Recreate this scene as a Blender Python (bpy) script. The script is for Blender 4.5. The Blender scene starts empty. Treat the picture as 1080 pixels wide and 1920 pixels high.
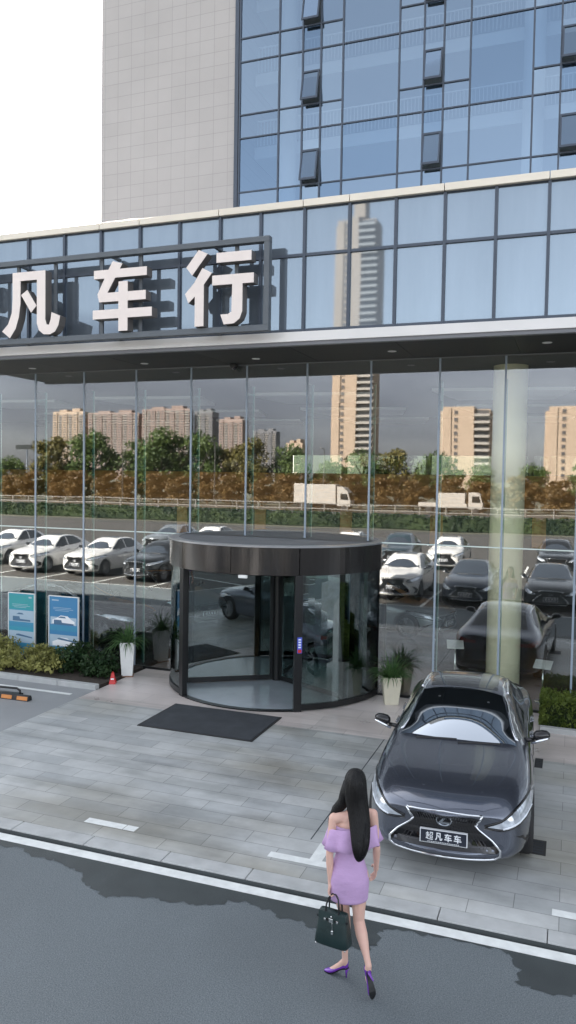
import bpy, bmesh, math, random
from mathutils import Vector as V, Matrix as Mx, noise
from mathutils.bvhtree import BVHTree
from mathutils.geometry import delaunay_2d_cdt
rnd = random.Random(7)
SC = bpy.context.scene
COL = SC.collection
R = math.radians
PI = math.pi

# ------------------------------------------------------------------ helpers
class MB:
    """collects shapes and links them as ONE mesh object"""
    def __init__(s): s.v = []; s.f = []
    def add(s, vs, fs):
        n = len(s.v); s.v += [tuple(p) for p in vs]; s.f += [tuple(i + n for i in q) for q in fs]; return s
    def box(s, x0, x1, y0, y1, z0, z1):
        return s.add([(x0,y0,z0),(x1,y0,z0),(x1,y1,z0),(x0,y1,z0),(x0,y0,z1),(x1,y0,z1),(x1,y1,z1),(x0,y1,z1)],
              [(0,3,2,1),(4,5,6,7),(0,1,5,4),(1,2,6,5),(2,3,7,6),(3,0,4,7)])
    def bar(s, p, q, w, h, up=(0,0,1)):
        p, q = V(p), V(q); d = (q-p).normalized(); u = V(up)
        a = d.cross(u)
        if a.length < 1e-4: a = d.cross(V((1,0,0)))
        a.normalize(); b = a.cross(d).normalized(); a *= w/2; b *= h/2
        return s.add([p-a-b,p+a-b,p+a+b,p-a+b,q-a-b,q+a-b,q+a+b,q-a+b],
              [(0,3,2,1),(4,5,6,7),(0,1,5,4),(1,2,6,5),(2,3,7,6),(3,0,4,7)])
    def tube(s, pts, rad, n=8, cap=True, flat=None):
        pts = [V(p) for p in pts]; m = len(pts)
        if not hasattr(rad, '__len__'): rad = [rad]*m
        vs = []; a = None
        for i in range(m):
            d = (pts[min(i+1,m-1)] - pts[max(i-1,0)]).normalized()
            if a is None:
                a = d.orthogonal().normalized() if flat is None else (V(flat) - d*V(flat).dot(d)).normalized()
            else: a = (a - d*a.dot(d)).normalized()
            b = d.cross(a)
            r = rad[i]; ra, rb = r if hasattr(r, '__len__') else (r, r)
            for k in range(n):
                t = 2*PI*k/n; vs.append(pts[i] + a*ra*math.cos(t) + b*rb*math.sin(t))
        fs = [(i*n+k, i*n+(k+1)%n, (i+1)*n+(k+1)%n, (i+1)*n+k) for i in range(m-1) for k in range(n)]
        if cap: fs += [tuple(range(n-1,-1,-1)), tuple(range((m-1)*n, m*n))]
        return s.add(vs, fs)
    def rings(s, rs, cap=True, closed=True):
        """loft of equal length point rings"""
        n = len(rs[0]); vs = [p for r in rs for p in r]
        kk = range(n) if closed else range(n-1)
        fs = [(i*n+k, i*n+(k+1)%n, (i+1)*n+(k+1)%n, (i+1)*n+k) for i in range(len(rs)-1) for k in kk]
        if cap and closed: fs += [tuple(range(n-1,-1,-1)), tuple(range((len(rs)-1)*n, len(rs)*n))]
        return s.add(vs, fs)
    def prism(s, poly, fn, d0, d1):
        """polygon (a,b) pushed from depth d0 to d1; fn(a,b,d) -> point"""
        n = len(poly); vs = [fn(a,b,d0) for a,b in poly] + [fn(a,b,d1) for a,b in poly]
        return s.add(vs, [tuple(range(n)), tuple(range(2*n-1,n-1,-1))] + [(i,n+i,n+(i+1)%n,(i+1)%n) for i in range(n)])
    def lathe(s, prof, n=24, c=(0,0,0), axis='z'):
        vs = []
        for r, h in prof:
            for k in range(n):
                t = 2*PI*k/n; a, b = r*math.cos(t), r*math.sin(t)
                vs.append((c[0]+a, c[1]+b, c[2]+h) if axis == 'z' else (c[0]+h, c[1]+a, c[2]+b))
        m = len(prof)
        return s.add(vs, [(i*n+k, i*n+(k+1)%n, (i+1)*n+(k+1)%n, (i+1)*n+k) for i in range(m-1) for k in range(n)])
    def ball(s, c, r, nu=12, nv=8):
        r = r if hasattr(r, '__len__') else (r,r,r); vs = []
        for i in range(nv+1):
            t = PI*i/nv
            for k in range(nu):
                a = 2*PI*k/nu
                vs.append((c[0]+r[0]*math.sin(t)*math.cos(a), c[1]+r[1]*math.sin(t)*math.sin(a), c[2]+r[2]*math.cos(t)))
        return s.add(vs, [(i*nu+k, (i+1)*nu+k, (i+1)*nu+(k+1)%nu, i*nu+(k+1)%nu) for i in range(nv) for k in range(nu)])
    def build(s, name, mat, parent=None, smooth=False, bevel=0, world=True, fix=True):
        me = bpy.data.meshes.new(name)
        off = V(parent_loc(parent)) if (parent and world) else V((0,0,0))
        me.from_pydata([V(p)-off for p in s.v], [], s.f)
        if fix:
            bm = bmesh.new(); bm.from_mesh(me); bmesh.ops.remove_doubles(bm, verts=bm.verts, dist=1e-5)
            bmesh.ops.recalc_face_normals(bm, faces=bm.faces); bm.to_mesh(me); bm.free()
        if smooth: me.shade_smooth()
        me.materials.append(mat)
        o = bpy.data.objects.new(name, me); COL.objects.link(o)
        if parent: o.parent = parent
        if bevel:
            b = o.modifiers.new('bevel', 'BEVEL'); b.width = bevel; b.segments = 2; b.limit_method = 'ANGLE'
        return o
def parent_loc(p):
    l = V((0,0,0))
    while p: l += V(p.location); p = p.parent
    return l
def tag(o, label=None, cat=None, group=None, kind=None):
    if label: o['label'] = label
    if cat: o['category'] = cat
    if group: o['group'] = group
    if kind: o['kind'] = kind
    return o
def thing(name, label, cat, loc=(0,0,0), rotz=0, group=None):
    o = bpy.data.objects.new(name, None); COL.objects.link(o); o.empty_display_size = .2
    o.location = loc; o.rotation_euler = (0,0,rotz)
    return tag(o, label, cat, group)
def struct(o): return tag(o, kind='structure')
KIDS = {}
def copy_tree(o, parent=None):
    c = o.copy(); COL.objects.link(c); c.parent = parent
    for ch in list(o.children): copy_tree(ch, c)
    return c
def eval_mesh(o):
    dg = bpy.context.evaluated_depsgraph_get(); dg.update()
    return bpy.data.meshes.new_from_object(o.evaluated_get(dg))
def kill(o): bpy.data.objects.remove(o, do_unlink=True)
def sm(a, b, x):
    t = max(0, min(1, (x-a)/(b-a))); return t*t*(3-2*t)

# ------------------------------------------------------------------ materials
def newmat(name):
    m = bpy.data.materials.new(name); m.use_nodes = True; nt = m.node_tree
    return m, nt, nt.nodes['Principled BSDF'], nt.nodes, nt.links
def pm(name, col, rough=.5, metal=0, spec=.5, var=0, scale=3, bump=0, bscale=60, coat=0, stretch=None, rvar=0):
    m, nt, b, N, L = newmat(name)
    b.inputs['Base Color'].default_value = (*col, 1); b.inputs['Roughness'].default_value = rough
    b.inputs['Metallic'].default_value = metal; b.inputs['Specular IOR Level'].default_value = spec
    b.inputs['Coat Weight'].default_value = coat; b.inputs['Coat Roughness'].default_value = .03
    tc = N.new('ShaderNodeTexCoord'); src = tc.outputs['Object']
    if stretch:
        mp = N.new('ShaderNodeMapping'); mp.inputs['Scale'].default_value = stretch; L.new(src, mp.inputs[0]); src = mp.outputs[0]
    if var or rvar:
        n = N.new('ShaderNodeTexNoise'); n.inputs['Scale'].default_value = scale; n.inputs['Detail'].default_value = 5
        L.new(src, n.inputs['Vector'])
        if var:
            mr = N.new('ShaderNodeMapRange'); mr.inputs['From Min'].default_value = .25; mr.inputs['From Max'].default_value = .75
            mr.inputs['To Min'].default_value = 1-var; mr.inputs['To Max'].default_value = 1+var; L.new(n.outputs['Fac'], mr.inputs['Value'])
            x = N.new('ShaderNodeVectorMath'); x.operation = 'SCALE'; x.inputs[0].default_value = col
            L.new(mr.outputs[0], x.inputs['Scale']); L.new(x.outputs[0], b.inputs['Base Color'])
        if rvar:
            m2 = N.new('ShaderNodeMapRange'); m2.inputs['To Min'].default_value = max(.02, rough-rvar); m2.inputs['To Max'].default_value = min(1, rough+rvar)
            m2.inputs['From Min'].default_value = .3; m2.inputs['From Max'].default_value = .7
            L.new(n.outputs['Fac'], m2.inputs['Value']); L.new(m2.outputs[0], b.inputs['Roughness'])
    if bump:
        n = N.new('ShaderNodeTexNoise'); n.inputs['Scale'].default_value = bscale; n.inputs['Detail'].default_value = 4; L.new(src, n.inputs['Vector'])
        bp = N.new('ShaderNodeBump'); bp.inputs['Strength'].default_value = bump; bp.inputs['Distance'].default_value = .01
        L.new(n.outputs['Fac'], bp.inputs['Height']); L.new(bp.outputs[0], b.inputs['Normal'])
    return m
def glassmat(name, tint, refl, fac, rough=0, wob=0, wscale=.6, edge=.5):
    """window glass: part mirror, part see-through; more mirror at a slant"""
    m = bpy.data.materials.new(name); m.use_nodes = True; nt = m.node_tree; N, L = nt.nodes, nt.links
    N.clear(); out = N.new('ShaderNodeOutputMaterial'); mix = N.new('ShaderNodeMixShader')
    tr = N.new('ShaderNodeBsdfTransparent'); tr.inputs[0].default_value = (*tint, 1)
    gl = N.new('ShaderNodeBsdfGlossy'); gl.inputs['Color'].default_value = (*refl, 1); gl.inputs['Roughness'].default_value = rough
    fr = N.new('ShaderNodeFresnel'); fr.inputs['IOR'].default_value = 1.5
    ma = N.new('ShaderNodeMath'); ma.operation = 'MULTIPLY_ADD'; ma.inputs[1].default_value = edge; ma.inputs[2].default_value = fac; ma.use_clamp = True
    L.new(fr.outputs[0], ma.inputs[0]); L.new(ma.outputs[0], mix.inputs[0]); L.new(tr.outputs[0], mix.inputs[1]); L.new(gl.outputs[0], mix.inputs[2])
    if wob:
        tc = N.new('ShaderNodeTexCoord'); n = N.new('ShaderNodeTexNoise'); n.inputs['Scale'].default_value = wscale; n.inputs['Detail'].default_value = 1
        bp = N.new('ShaderNodeBump'); bp.inputs['Strength'].default_value = wob; bp.inputs['Distance'].default_value = .05
        L.new(tc.outputs['Object'], n.inputs['Vector']); L.new(n.outputs['Fac'], bp.inputs['Height']); L.new(bp.outputs[0], gl.inputs['Normal']); 
    L.new(mix.outputs[0], out.inputs[0]); return m
def spandrel(name, base, refl, fac):
    m = bpy.data.materials.new(name); m.use_nodes = True; nt = m.node_tree; N, L = nt.nodes, nt.links
    N.clear(); out = N.new('ShaderNodeOutputMaterial'); mix = N.new('ShaderNodeMixShader')
    d = N.new('ShaderNodeBsdfDiffuse'); gl = N.new('ShaderNodeBsdfGlossy'); gl.inputs['Color'].default_value = (*refl, 1); gl.inputs['Roughness'].default_value = .025
    tc = N.new('ShaderNodeTexCoord'); n = N.new('ShaderNodeTexNoise'); n.inputs['Scale'].default_value = .8; n.inputs['Detail'].default_value = 4
    mp = N.new('ShaderNodeMapping'); mp.inputs['Scale'].default_value = (2.5,1,.35); L.new(tc.outputs['Object'], mp.inputs[0]); L.new(mp.outputs[0], n.inputs['Vector'])
    mr = N.new('ShaderNodeMapRange'); mr.inputs['From Min'].default_value = .3; mr.inputs['From Max'].default_value = .7; mr.inputs['To Min'].default_value = .8; mr.inputs['To Max'].default_value = 1.2; L.new(n.outputs['Fac'], mr.inputs['Value'])
    x = N.new('ShaderNodeVectorMath'); x.operation = 'SCALE'; x.inputs[0].default_value = base; L.new(mr.outputs[0], x.inputs['Scale']); L.new(x.outputs[0], d.inputs[0])
    n2 = N.new('ShaderNodeTexNoise'); n2.inputs['Scale'].default_value = .35; n2.inputs['Detail'].default_value = 1; L.new(tc.outputs['Object'], n2.inputs['Vector'])
    bp = N.new('ShaderNodeBump'); bp.inputs['Strength'].default_value = .03; bp.inputs['Distance'].default_value = .05; L.new(n2.outputs['Fac'], bp.inputs['Height']); L.new(bp.outputs[0], gl.inputs['Normal'])
    mix.inputs[0].default_value = fac; L.new(d.outputs[0], mix.inputs[1]); L.new(gl.outputs[0], mix.inputs[2]); L.new(mix.outputs[0], out.inputs[0]); return m
def leafmat(name, dark, light, tip=None, nscale=.6, trans=.42):
    m, nt, b, N, L = newmat(name)
    tc = N.new('ShaderNodeTexCoord'); n = N.new('ShaderNodeTexNoise'); n.inputs['Scale'].default_value = nscale; n.inputs['Detail'].default_value = 3
    L.new(tc.outputs['Object'], n.inputs['Vector']); r = N.new('ShaderNodeValToRGB')
    r.color_ramp.elements[0].position = .32; r.color_ramp.elements[0].color = (*dark, 1)
    r.color_ramp.elements[1].position = .66; r.color_ramp.elements[1].color = (*light, 1)
    L.new(n.outputs['Fac'], r.inputs[0]); L.new(r.outputs[0], b.inputs['Base Color']); b.inputs['Roughness'].default_value = .55
    b.inputs['Specular IOR Level'].default_value = .3
    t = N.new('ShaderNodeBsdfTranslucent'); L.new(r.outputs[0], t.inputs[0]); mx = N.new('ShaderNodeMixShader'); mx.inputs[0].default_value = trans
    o = N['Material Output']; L.new(b.outputs[0], mx.inputs[1]); L.new(t.outputs[0], mx.inputs[2]); L.new(mx.outputs[0], o.inputs[0])
    return m
def brickmat(name, c1, c2, mortar, w, h, ms, rough, var=.18, nscale=.5, bump=.3, stain=None, rvar=.12, offset=.5, vert=False):
    m, nt, b, N, L = newmat(name)
    tc = N.new('ShaderNodeTexCoord'); br = N.new('ShaderNodeTexBrick')
    br.inputs['Scale'].default_value = 1; br.inputs['Brick Width'].default_value = w; br.inputs['Row Height'].default_value = h
    br.inputs['Mortar Size'].default_value = ms; br.inputs['Mortar Smooth'].default_value = .2; br.offset = offset; br.inputs['Bias'].default_value = 0
    br.inputs['Color1'].default_value = (*c1,1); br.inputs['Color2'].default_value = (*c2,1); br.inputs['Mortar'].default_value = (*mortar,1)
    if vert:
        sx = N.new('ShaderNodeSeparateXYZ'); cx = N.new('ShaderNodeCombineXYZ'); L.new(tc.outputs['Object'], sx.inputs[0])
        L.new(sx.outputs['X'], cx.inputs['X']); L.new(sx.outputs['Z'], cx.inputs['Y']); L.new(cx.outputs[0], br.inputs['Vector'])
    else: L.new(tc.outputs['Object'], br.inputs['Vector'])
    n = N.new('ShaderNodeTexNoise'); n.inputs['Scale'].default_value = nscale; n.inputs['Detail'].default_value = 7; n.inputs['Roughness'].default_value = .65
    L.new(tc.outputs['Object'], n.inputs['Vector'])
    mr = N.new('ShaderNodeMapRange'); mr.inputs['From Min'].default_value = .3; mr.inputs['From Max'].default_value = .7
    mr.inputs['To Min'].default_value = 1-var; mr.inputs['To Max'].default_value = 1+var; L.new(n.outputs['Fac'], mr.inputs['Value'])
    x = N.new('ShaderNodeVectorMath'); x.operation = 'SCALE'; L.new(br.outputs['Color'], x.inputs[0]); L.new(mr.outputs[0], x.inputs['Scale'])
    src = x.outputs[0]
    if stain:
        n2 = N.new('ShaderNodeTexNoise'); n2.inputs['Scale'].default_value = .35; n2.inputs['Detail'].default_value = 4
        mp = N.new('ShaderNodeMapping'); mp.inputs['Scale'].default_value = (.6,1.6,1); mp.inputs['Location'].default_value = (3.1,1.7,0); L.new(tc.outputs['Object'], mp.inputs[0]); L.new(mp.outputs[0], n2.inputs['Vector'])
        rp = N.new('ShaderNodeMapRange'); rp.inputs['From Min'].default_value = .45; rp.inputs['From Max'].default_value = .62; rp.inputs['To Max'].default_value = .75; L.new(n2.outputs['Fac'], rp.inputs['Value'])
        mx = N.new('ShaderNodeMixRGB'); mx.blend_type = 'MULTIPLY'; L.new(rp.outputs[0], mx.inputs[0]); L.new(src, mx.inputs[1]); mx.inputs[2].default_value = (*stain,1); src = mx.outputs[0]
        n4 = N.new('ShaderNodeTexNoise'); n4.inputs['Scale'].default_value = 1.0; n4.inputs['Detail'].default_value = 5
        mp4 = N.new('ShaderNodeMapping'); mp4.inputs['Scale'].default_value = (.55,2.6,1); L.new(tc.outputs['Object'], mp4.inputs[0]); L.new(mp4.outputs[0], n4.inputs['Vector'])
        r4 = N.new('ShaderNodeMapRange'); r4.inputs['From Min'].default_value = .5; r4.inputs['From Max'].default_value = .64; r4.inputs['To Max'].default_value = .6; L.new(n4.outputs['Fac'], r4.inputs['Value'])
        m4 = N.new('ShaderNodeMixRGB'); m4.blend_type = 'MULTIPLY'; L.new(r4.outputs[0], m4.inputs[0]); L.new(src, m4.inputs[1]); m4.inputs[2].default_value = (.66,.67,.66,1); src = m4.outputs[0]
    L.new(src, b.inputs['Base Color'])
    m2 = N.new('ShaderNodeMapRange'); m2.inputs['From Min'].default_value = .3; m2.inputs['From Max'].default_value = .7
    m2.inputs['To Min'].default_value = rough-rvar; m2.inputs['To Max'].default_value = rough+rvar; L.new(n.outputs['Fac'], m2.inputs['Value']); L.new(m2.outputs[0], b.inputs['Roughness'])
    bp = N.new('ShaderNodeBump'); bp.inputs['Strength'].default_value = bump; bp.inputs['Distance'].default_value = .006; bp.invert = True
    L.new(br.outputs['Fac'], bp.inputs['Height']); L.new(bp.outputs[0], b.inputs['Normal'])
    return m
M = {}
M['paving'] = brickmat('granite_paving', (.355,.37,.37), (.45,.46,.45), (.20,.205,.20), .9, .3, .0045, .42, .24, 1.1, .3, (.70,.65,.55))
M['apron'] = brickmat('warm_granite_apron', (.53,.475,.45), (.62,.56,.53), (.36,.32,.3), 1.2, .6, .004, .34, .14, .7, .2, (.85,.83,.8), .1)
M['kerb'] = pm('kerb_granite', (.40,.41,.405), .7, var=.16, scale=4, bump=.25, bscale=90)
M['asphalt'] = pm('asphalt', (.125,.145,.155), .72, var=.14, scale=.55, bump=.55, bscale=140, rvar=.08)
def asphaltmat(name, col, grain=.35):
    m = pm(name, col, .72, var=.16, scale=.5, bump=.6, bscale=110, rvar=.08); nt = m.node_tree; N, L = nt.nodes, nt.links; b = N['Principled BSDF']
    src = b.inputs['Base Color'].links[0].from_socket; tc = N['Texture Coordinate']
    n = N.new('ShaderNodeTexNoise'); n.inputs['Scale'].default_value = 85; n.inputs['Detail'].default_value = 2; L.new(tc.outputs['Object'], n.inputs['Vector'])
    mr = N.new('ShaderNodeMapRange'); mr.inputs['From Min'].default_value = .3; mr.inputs['From Max'].default_value = .72; mr.inputs['To Min'].default_value = 1-grain; mr.inputs['To Max'].default_value = 1+grain; L.new(n.outputs['Fac'], mr.inputs['Value'])
    x = N.new('ShaderNodeVectorMath'); x.operation = 'SCALE'; L.new(src, x.inputs[0]); L.new(mr.outputs[0], x.inputs['Scale'])
    v = N.new('ShaderNodeTexVoronoi'); v.inputs['Scale'].default_value = .55; mp = N.new('ShaderNodeMapping'); mp.inputs['Location'].default_value = (.3,.2,0); L.new(tc.outputs['Object'], mp.inputs[0]); n3 = N.new('ShaderNodeTexNoise'); n3.inputs['Scale'].default_value = 2.5; L.new(mp.outputs[0], n3.inputs['Vector'])
    ad = N.new('ShaderNodeMixRGB'); ad.inputs[0].default_value = .12; L.new(mp.outputs[0], ad.inputs[1]); L.new(n3.outputs['Color'], ad.inputs[2]); L.new(ad.outputs[0], v.inputs['Vector'])
    m2 = N.new('ShaderNodeMapRange'); m2.inputs['From Min'].default_value = .05; m2.inputs['From Max'].default_value = .13; m2.inputs['To Min'].default_value = .72; m2.inputs['To Max'].default_value = 1; L.new(v.outputs['Distance'], m2.inputs['Value'])
    y = N.new('ShaderNodeVectorMath'); y.operation = 'SCALE'; L.new(x.outputs[0], y.inputs[0]); L.new(m2.outputs[0], y.inputs['Scale']); L.new(y.outputs[0], b.inputs['Base Color']); return m
M['asphalt'] = asphaltmat('road_asphalt', (.125,.145,.155))
M['patch'] = pm('damp_asphalt_kerb_shade', (.043,.052,.054), .52, var=.2, scale=2.5, bump=.5, bscale=140)
M['bay'] = pm('bay_concrete', (.26,.27,.275), .62, var=.12, scale=.8, bump=.3, bscale=90)
M['whiteline'] = pm('road_paint', (.70,.72,.70), .6, var=.13, scale=9, bump=.2, bscale=120)
M['lot'] = pm('lot_asphalt', (.060,.055,.050), .75, var=.16, scale=.3, bump=.4, bscale=60)
M['earth'] = pm('earth', (.10,.10,.07), .9, var=.3, scale=.05)
M['soil'] = pm('soil', (.045,.035,.027), .95, var=.4, scale=12, bump=.8, bscale=30)
M['frame'] = pm('mullion_grey', (.062,.078,.105), .45, .3, var=.08, scale=2)
M['signframe'] = pm('sign_frame_grey', (.10,.115,.13), .5, .2, var=.08, scale=3)
M['cap'] = pm('parapet_aluminium', (.70,.64,.54), .42, .25, var=.08, scale=1.2)
M['fascia'] = pm('fascia_aluminium', (.66,.65,.64), .4, .2, var=.06, scale=.9)
M['lip'] = pm('fascia_lip', (.16,.165,.18), .45, .3)
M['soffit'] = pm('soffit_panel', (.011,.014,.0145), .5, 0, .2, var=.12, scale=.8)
M['stone'] = brickmat('stone_cladding', (.392,.374,.367), (.408,.39,.383), (.30,.288,.283), .72, .60, .011, .7, .06, .25, .5, None, .05, 0, True)
M['wallout'] = pm('rear_wall', (.3,.3,.3), .8, var=.1)
M['glass_low'] = glassmat('showroom_glass', (.985,1.0,.985), (.90,.91,.92), .12, .013, .035, .45, .5)
M['glass_up'] = spandrel('podium_glass', (.27,.32,.38), (.205,.25,.295), .66)
M['glass_tower'] = glassmat('tower_glass', (.80,.90,.97), (.28,.37,.48), .54, .01, .05, .3, .4)
M['glass_tower_b'] = glassmat('tower_glass_deep', (.66,.80,.93), (.24,.34,.47), .50, .01, .05, .3, .4)
M['glass_tower_c'] = glassmat('tower_glass_pale', (.84,.92,.97), (.31,.40,.50), .57, .01, .05, .3, .4)
M['glass_door'] = glassmat('door_glass', (.66,.74,.72), (.8,.86,.88), .12, 0, 0, 1, .8)
M['glass_fin'] = glassmat('fin_glass', (.60,.78,.76), (.8,.9,.9), .06, 0, 0, 1, .7)
M['clere'] = glassmat('clerestory_glass', (.19,.22,.195), (.8,.9,.9), .05)
M['filmglass'] = spandrel('windscreen_film', (.008,.01,.012), (.86,.93,1.0), .52)
M['joint'] = pm('silicone_joint', (.29,.35,.42), .35, .1)
M['finedge'] = pm('fin_edge', (.62,.72,.68), .2, spec=.7)
M['doormetal'] = pm('door_dark_steel', (.052,.050,.050), .17, .75, var=.15, scale=6, stretch=(6,6,.3))
M['doorframe'] = pm('door_frame_black', (.018,.019,.02), .35, .4, var=.1)
M['doorrim'] = pm('door_top_rim', (.30,.31,.33), .3, .6)
M['doorroof'] = pm('door_top_plate', (.15,.155,.165), .5, .3, var=.15, scale=2)
M['doorfloor'] = pm('door_floor', (.30,.33,.36), .18, var=.08, scale=3)
M['floor'] = pm('showroom_floor', (.06,.06,.06), .2, var=.06, scale=.6)
M['inwall'] = pm('showroom_wall', (.07,.075,.078), .7, var=.1)
M['teal'] = pm('teal_panel', (.018,.045,.05), .4, var=.2)
M['brown'] = pm('timber_band', (.58,.28,.085), .5, var=.25, scale=1.5, stretch=(1,1,6))
M['ceiling'] = pm('showroom_ceiling', (.16,.165,.175), .8)
M['ceilpanel'] = pm('ceiling_raft', (.62,.64,.66), .7)
M['column'] = pm('cream_column', (.95,.91,.66), .38, var=.04)
M['letter'] = pm('letter_face', (.76,.68,.635), .45, var=.04, scale=3)
M['letterside'] = pm('letter_return', (.13,.12,.115), .5)
M['mat'] = pm('door_mat', (.040,.046,.053), .9, var=.22, scale=3, bump=.8, bscale=160)
M['potwhite'] = pm('white_pot', (.74,.75,.73), .3, var=.05, scale=8)
M['potcream'] = pm('cream_pot', (.66,.63,.50), .35, var=.06, scale=6)
M['saucer'] = pm('terracotta', (.28,.15,.09), .7)
M['red'] = pm('red_plastic', (.50,.025,.025), .45)
M['rubber'] = pm('black_rubber', (.022,.022,.022), .65, bump=.2)
M['orange'] = pm('orange_reflector', (.55,.21,.05), .45)
M['chrome'] = pm('chrome', (.78,.80,.83), .08, 1)
M['darkchrome'] = pm('dark_chrome', (.25,.26,.28), .15, 1)
M['blackgloss'] = pm('black_gloss', (.006,.006,.007), .06, spec=.6)
M['carglass'] = pm('car_glass', (.010,.013,.015), .03, spec=.9)
M['blackmatt'] = pm('black_plastic', (.012,.012,.013), .45)
M['lamp'] = pm('lamp_lens', (.60,.65,.72), .08, .5, coat=1, var=.35, scale=14)
M['grillebar'] = pm('grille_bar', (.07,.07,.075), .2, .8)
M['drl'] = pm('lamp_white', (.80,.84,.9), .15)
M['tail'] = pm('tail_lamp', (.22,.01,.01), .08, coat=1)
M['plate'] = pm('dealer_plate', (.020,.024,.038), .3)
M['platewhite'] = pm('plate_white', (.78,.8,.82), .4)
M['rim'] = pm('alloy_rim', (.40,.41,.43), .25, .85)
M['tyre'] = pm('tyre', (.016,.016,.017), .8)
def paint(n, c, metal=.55, rough=.28): return pm(n, c, rough, metal, .5, coat=1, var=.03, scale=80)
M['p_grey'] = paint('grey_metallic_paint', (.105,.118,.15), .75, .22)
M['p_white'] = paint('white_paint', (.74,.73,.71), 0, .3)
M['p_navy'] = paint('navy_paint', (.012,.022,.045), .4, .25)
M['p_black'] = paint('black_paint', (.010,.011,.013), .3, .25)
M['p_silver'] = paint('silver_paint', (.34,.37,.39), .7, .28)
M['p_teal'] = paint('grey_blue_paint', (.045,.075,.095), .5, .28)
M['skin'] = pm('skin', (.66,.42,.345), .5, var=.05, scale=12, spec=.3)
M['skin'].node_tree.nodes['Principled BSDF'].inputs['Subsurface Weight'].default_value = .12
M['skin'].node_tree.nodes['Principled BSDF'].inputs['Subsurface Radius'].default_value = (.02,.008,.005)
M['dress'] = pm('lilac_fabric', (.50,.335,.555), .8, var=.07, scale=5, bump=.9, bscale=11, stretch=(1,1,1.8), spec=.15)
M['hair'] = pm('black_hair', (.006,.006,.0065), .42, var=.5, scale=30, bump=.7, bscale=26, stretch=(5,5,.35), spec=.22)
M['shoe'] = pm('purple_patent', (.15,.035,.36), .16, coat=.6, var=.06)
M['sole'] = pm('black_sole', (.008,.009,.010), .5)
M['bag'] = pm('dark_green_leather', (.010,.026,.026), .38, var=.2, scale=8, bump=.35, bscale=160)
M['leather'] = pm('bag_handle_leather', (.012,.012,.014), .35)
M['silver'] = pm('silver_hardware', (.82,.82,.80), .12, 1)
M['cream_wall'] = pm('apartment_cream', (.29,.22,.165), .85, var=.05, scale=.1)
M['pink_wall'] = pm('apartment_pink', (.20,.148,.13), .85, var=.08, scale=.05)
M['grey_wall'] = pm('apartment_grey', (.12,.12,.13), .85, var=.08, scale=.05)
M['winrow'] = pm('apartment_window', (.06,.055,.055), .25)
M['balcony'] = pm('balcony_rail', (.24,.22,.20), .6)
M['bark'] = pm('bark', (.06,.045,.032), .9, var=.3, scale=3)
M['leaf_green'] = leafmat('green_leaves', (.035,.060,.018), (.10,.14,.04), nscale=.35)
M['leaf_olive'] = leafmat('olive_leaves', (.06,.06,.02), (.18,.15,.045), nscale=.35)
M['leaf_rust'] = leafmat('rust_leaves', (.075,.05,.02), (.15,.092,.033), nscale=.4)
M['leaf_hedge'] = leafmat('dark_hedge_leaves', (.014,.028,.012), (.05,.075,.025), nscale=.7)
M['leaf_box'] = leafmat('boxwood_leaves', (.06,.095,.02), (.21,.27,.06), nscale=3.5)
M['leaf_light'] = leafmat('pale_shrub_leaves', (.15,.155,.045), (.44,.43,.15), nscale=4)
M['leaf_dark'] = leafmat('dark_shrub_leaves', (.012,.035,.014), (.045,.085,.03), nscale=4)
M['leaf_strap'] = leafmat('strap_leaves', (.03,.085,.028), (.12,.22,.075), nscale=9)
M['truckwhite'] = pm('truck_white', (.30,.275,.25), .5, var=.05)
M['rail'] = pm('rail_white', (.17,.165,.155), .5)
# ------------------------------------------------------------------ setting: ground sheets
def sheet(name, poly, z, mat, kind='structure', sub=0):
    mb = MB(); mb.add([(x,y,z) for x,y in poly], [tuple(range(len(poly)))])
    return struct(mb.build(name, mat))
def rect(x0,x1,y0,y1): return [(x0,y0),(x1,y0),(x1,y1),(x0,y1)]
sheet('ground', rect(-2500,2500,-2500,2500), -.16, M['earth'])
sheet('road', rect(-400,400,-11.75,-7.70), -.06, M['asphalt'])
sheet('car_park', rect(-120,80,-52,-11.75), -.064, M['lot'])
sheet('far_road', rect(-600,600,-93,-78), -.08, M['lot'])
pv = MB(); pv.box(-9.05,40,-7.46,-2.62,-.14,0); struct(pv.build('paving', M['paving']))
pv = MB(); pv.box(-9.05,-.42,-2.62,.1,-.14,-.0015); pv.box(-.4199,40,-2.62,-1.16,-.14,-.0015); struct(pv.build('entrance_apron', M['apron']))
pv = MB(); pv.box(-60,-9.05,-7.46,-2.0,-.14,-.004); struct(pv.build('parking_bay', M['bay']))
pv = MB(); pv.box(-60,-9.12,-1.86,.1,-.14,.04); pv.box(-.42,40,-1.04,.1,-.14,.04); struct(pv.build('planting_bed', M['soil']))
pv = MB()
x = -44.2
while x < 30:                                               # kerb stones, one by one with open joints
    pv.box(x+.004, x+1.046, -7.70, -7.462, -.12, .003); x += 1.05
struct(pv.build('kerb', M['kerb'], bevel=.012))
pv = MB()
x = -40.
while x < -9.2: pv.box(x, min(x+.99,-9.06), -2.0, -1.862, -.1, .10); x += 1.0
x = -.42
while x < 20: pv.box(x, x+.99, -1.16, -1.042, -.1, .09); x += 1.0
struct(pv.build('bed_kerb', M['kerb'], bevel=.01))
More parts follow.
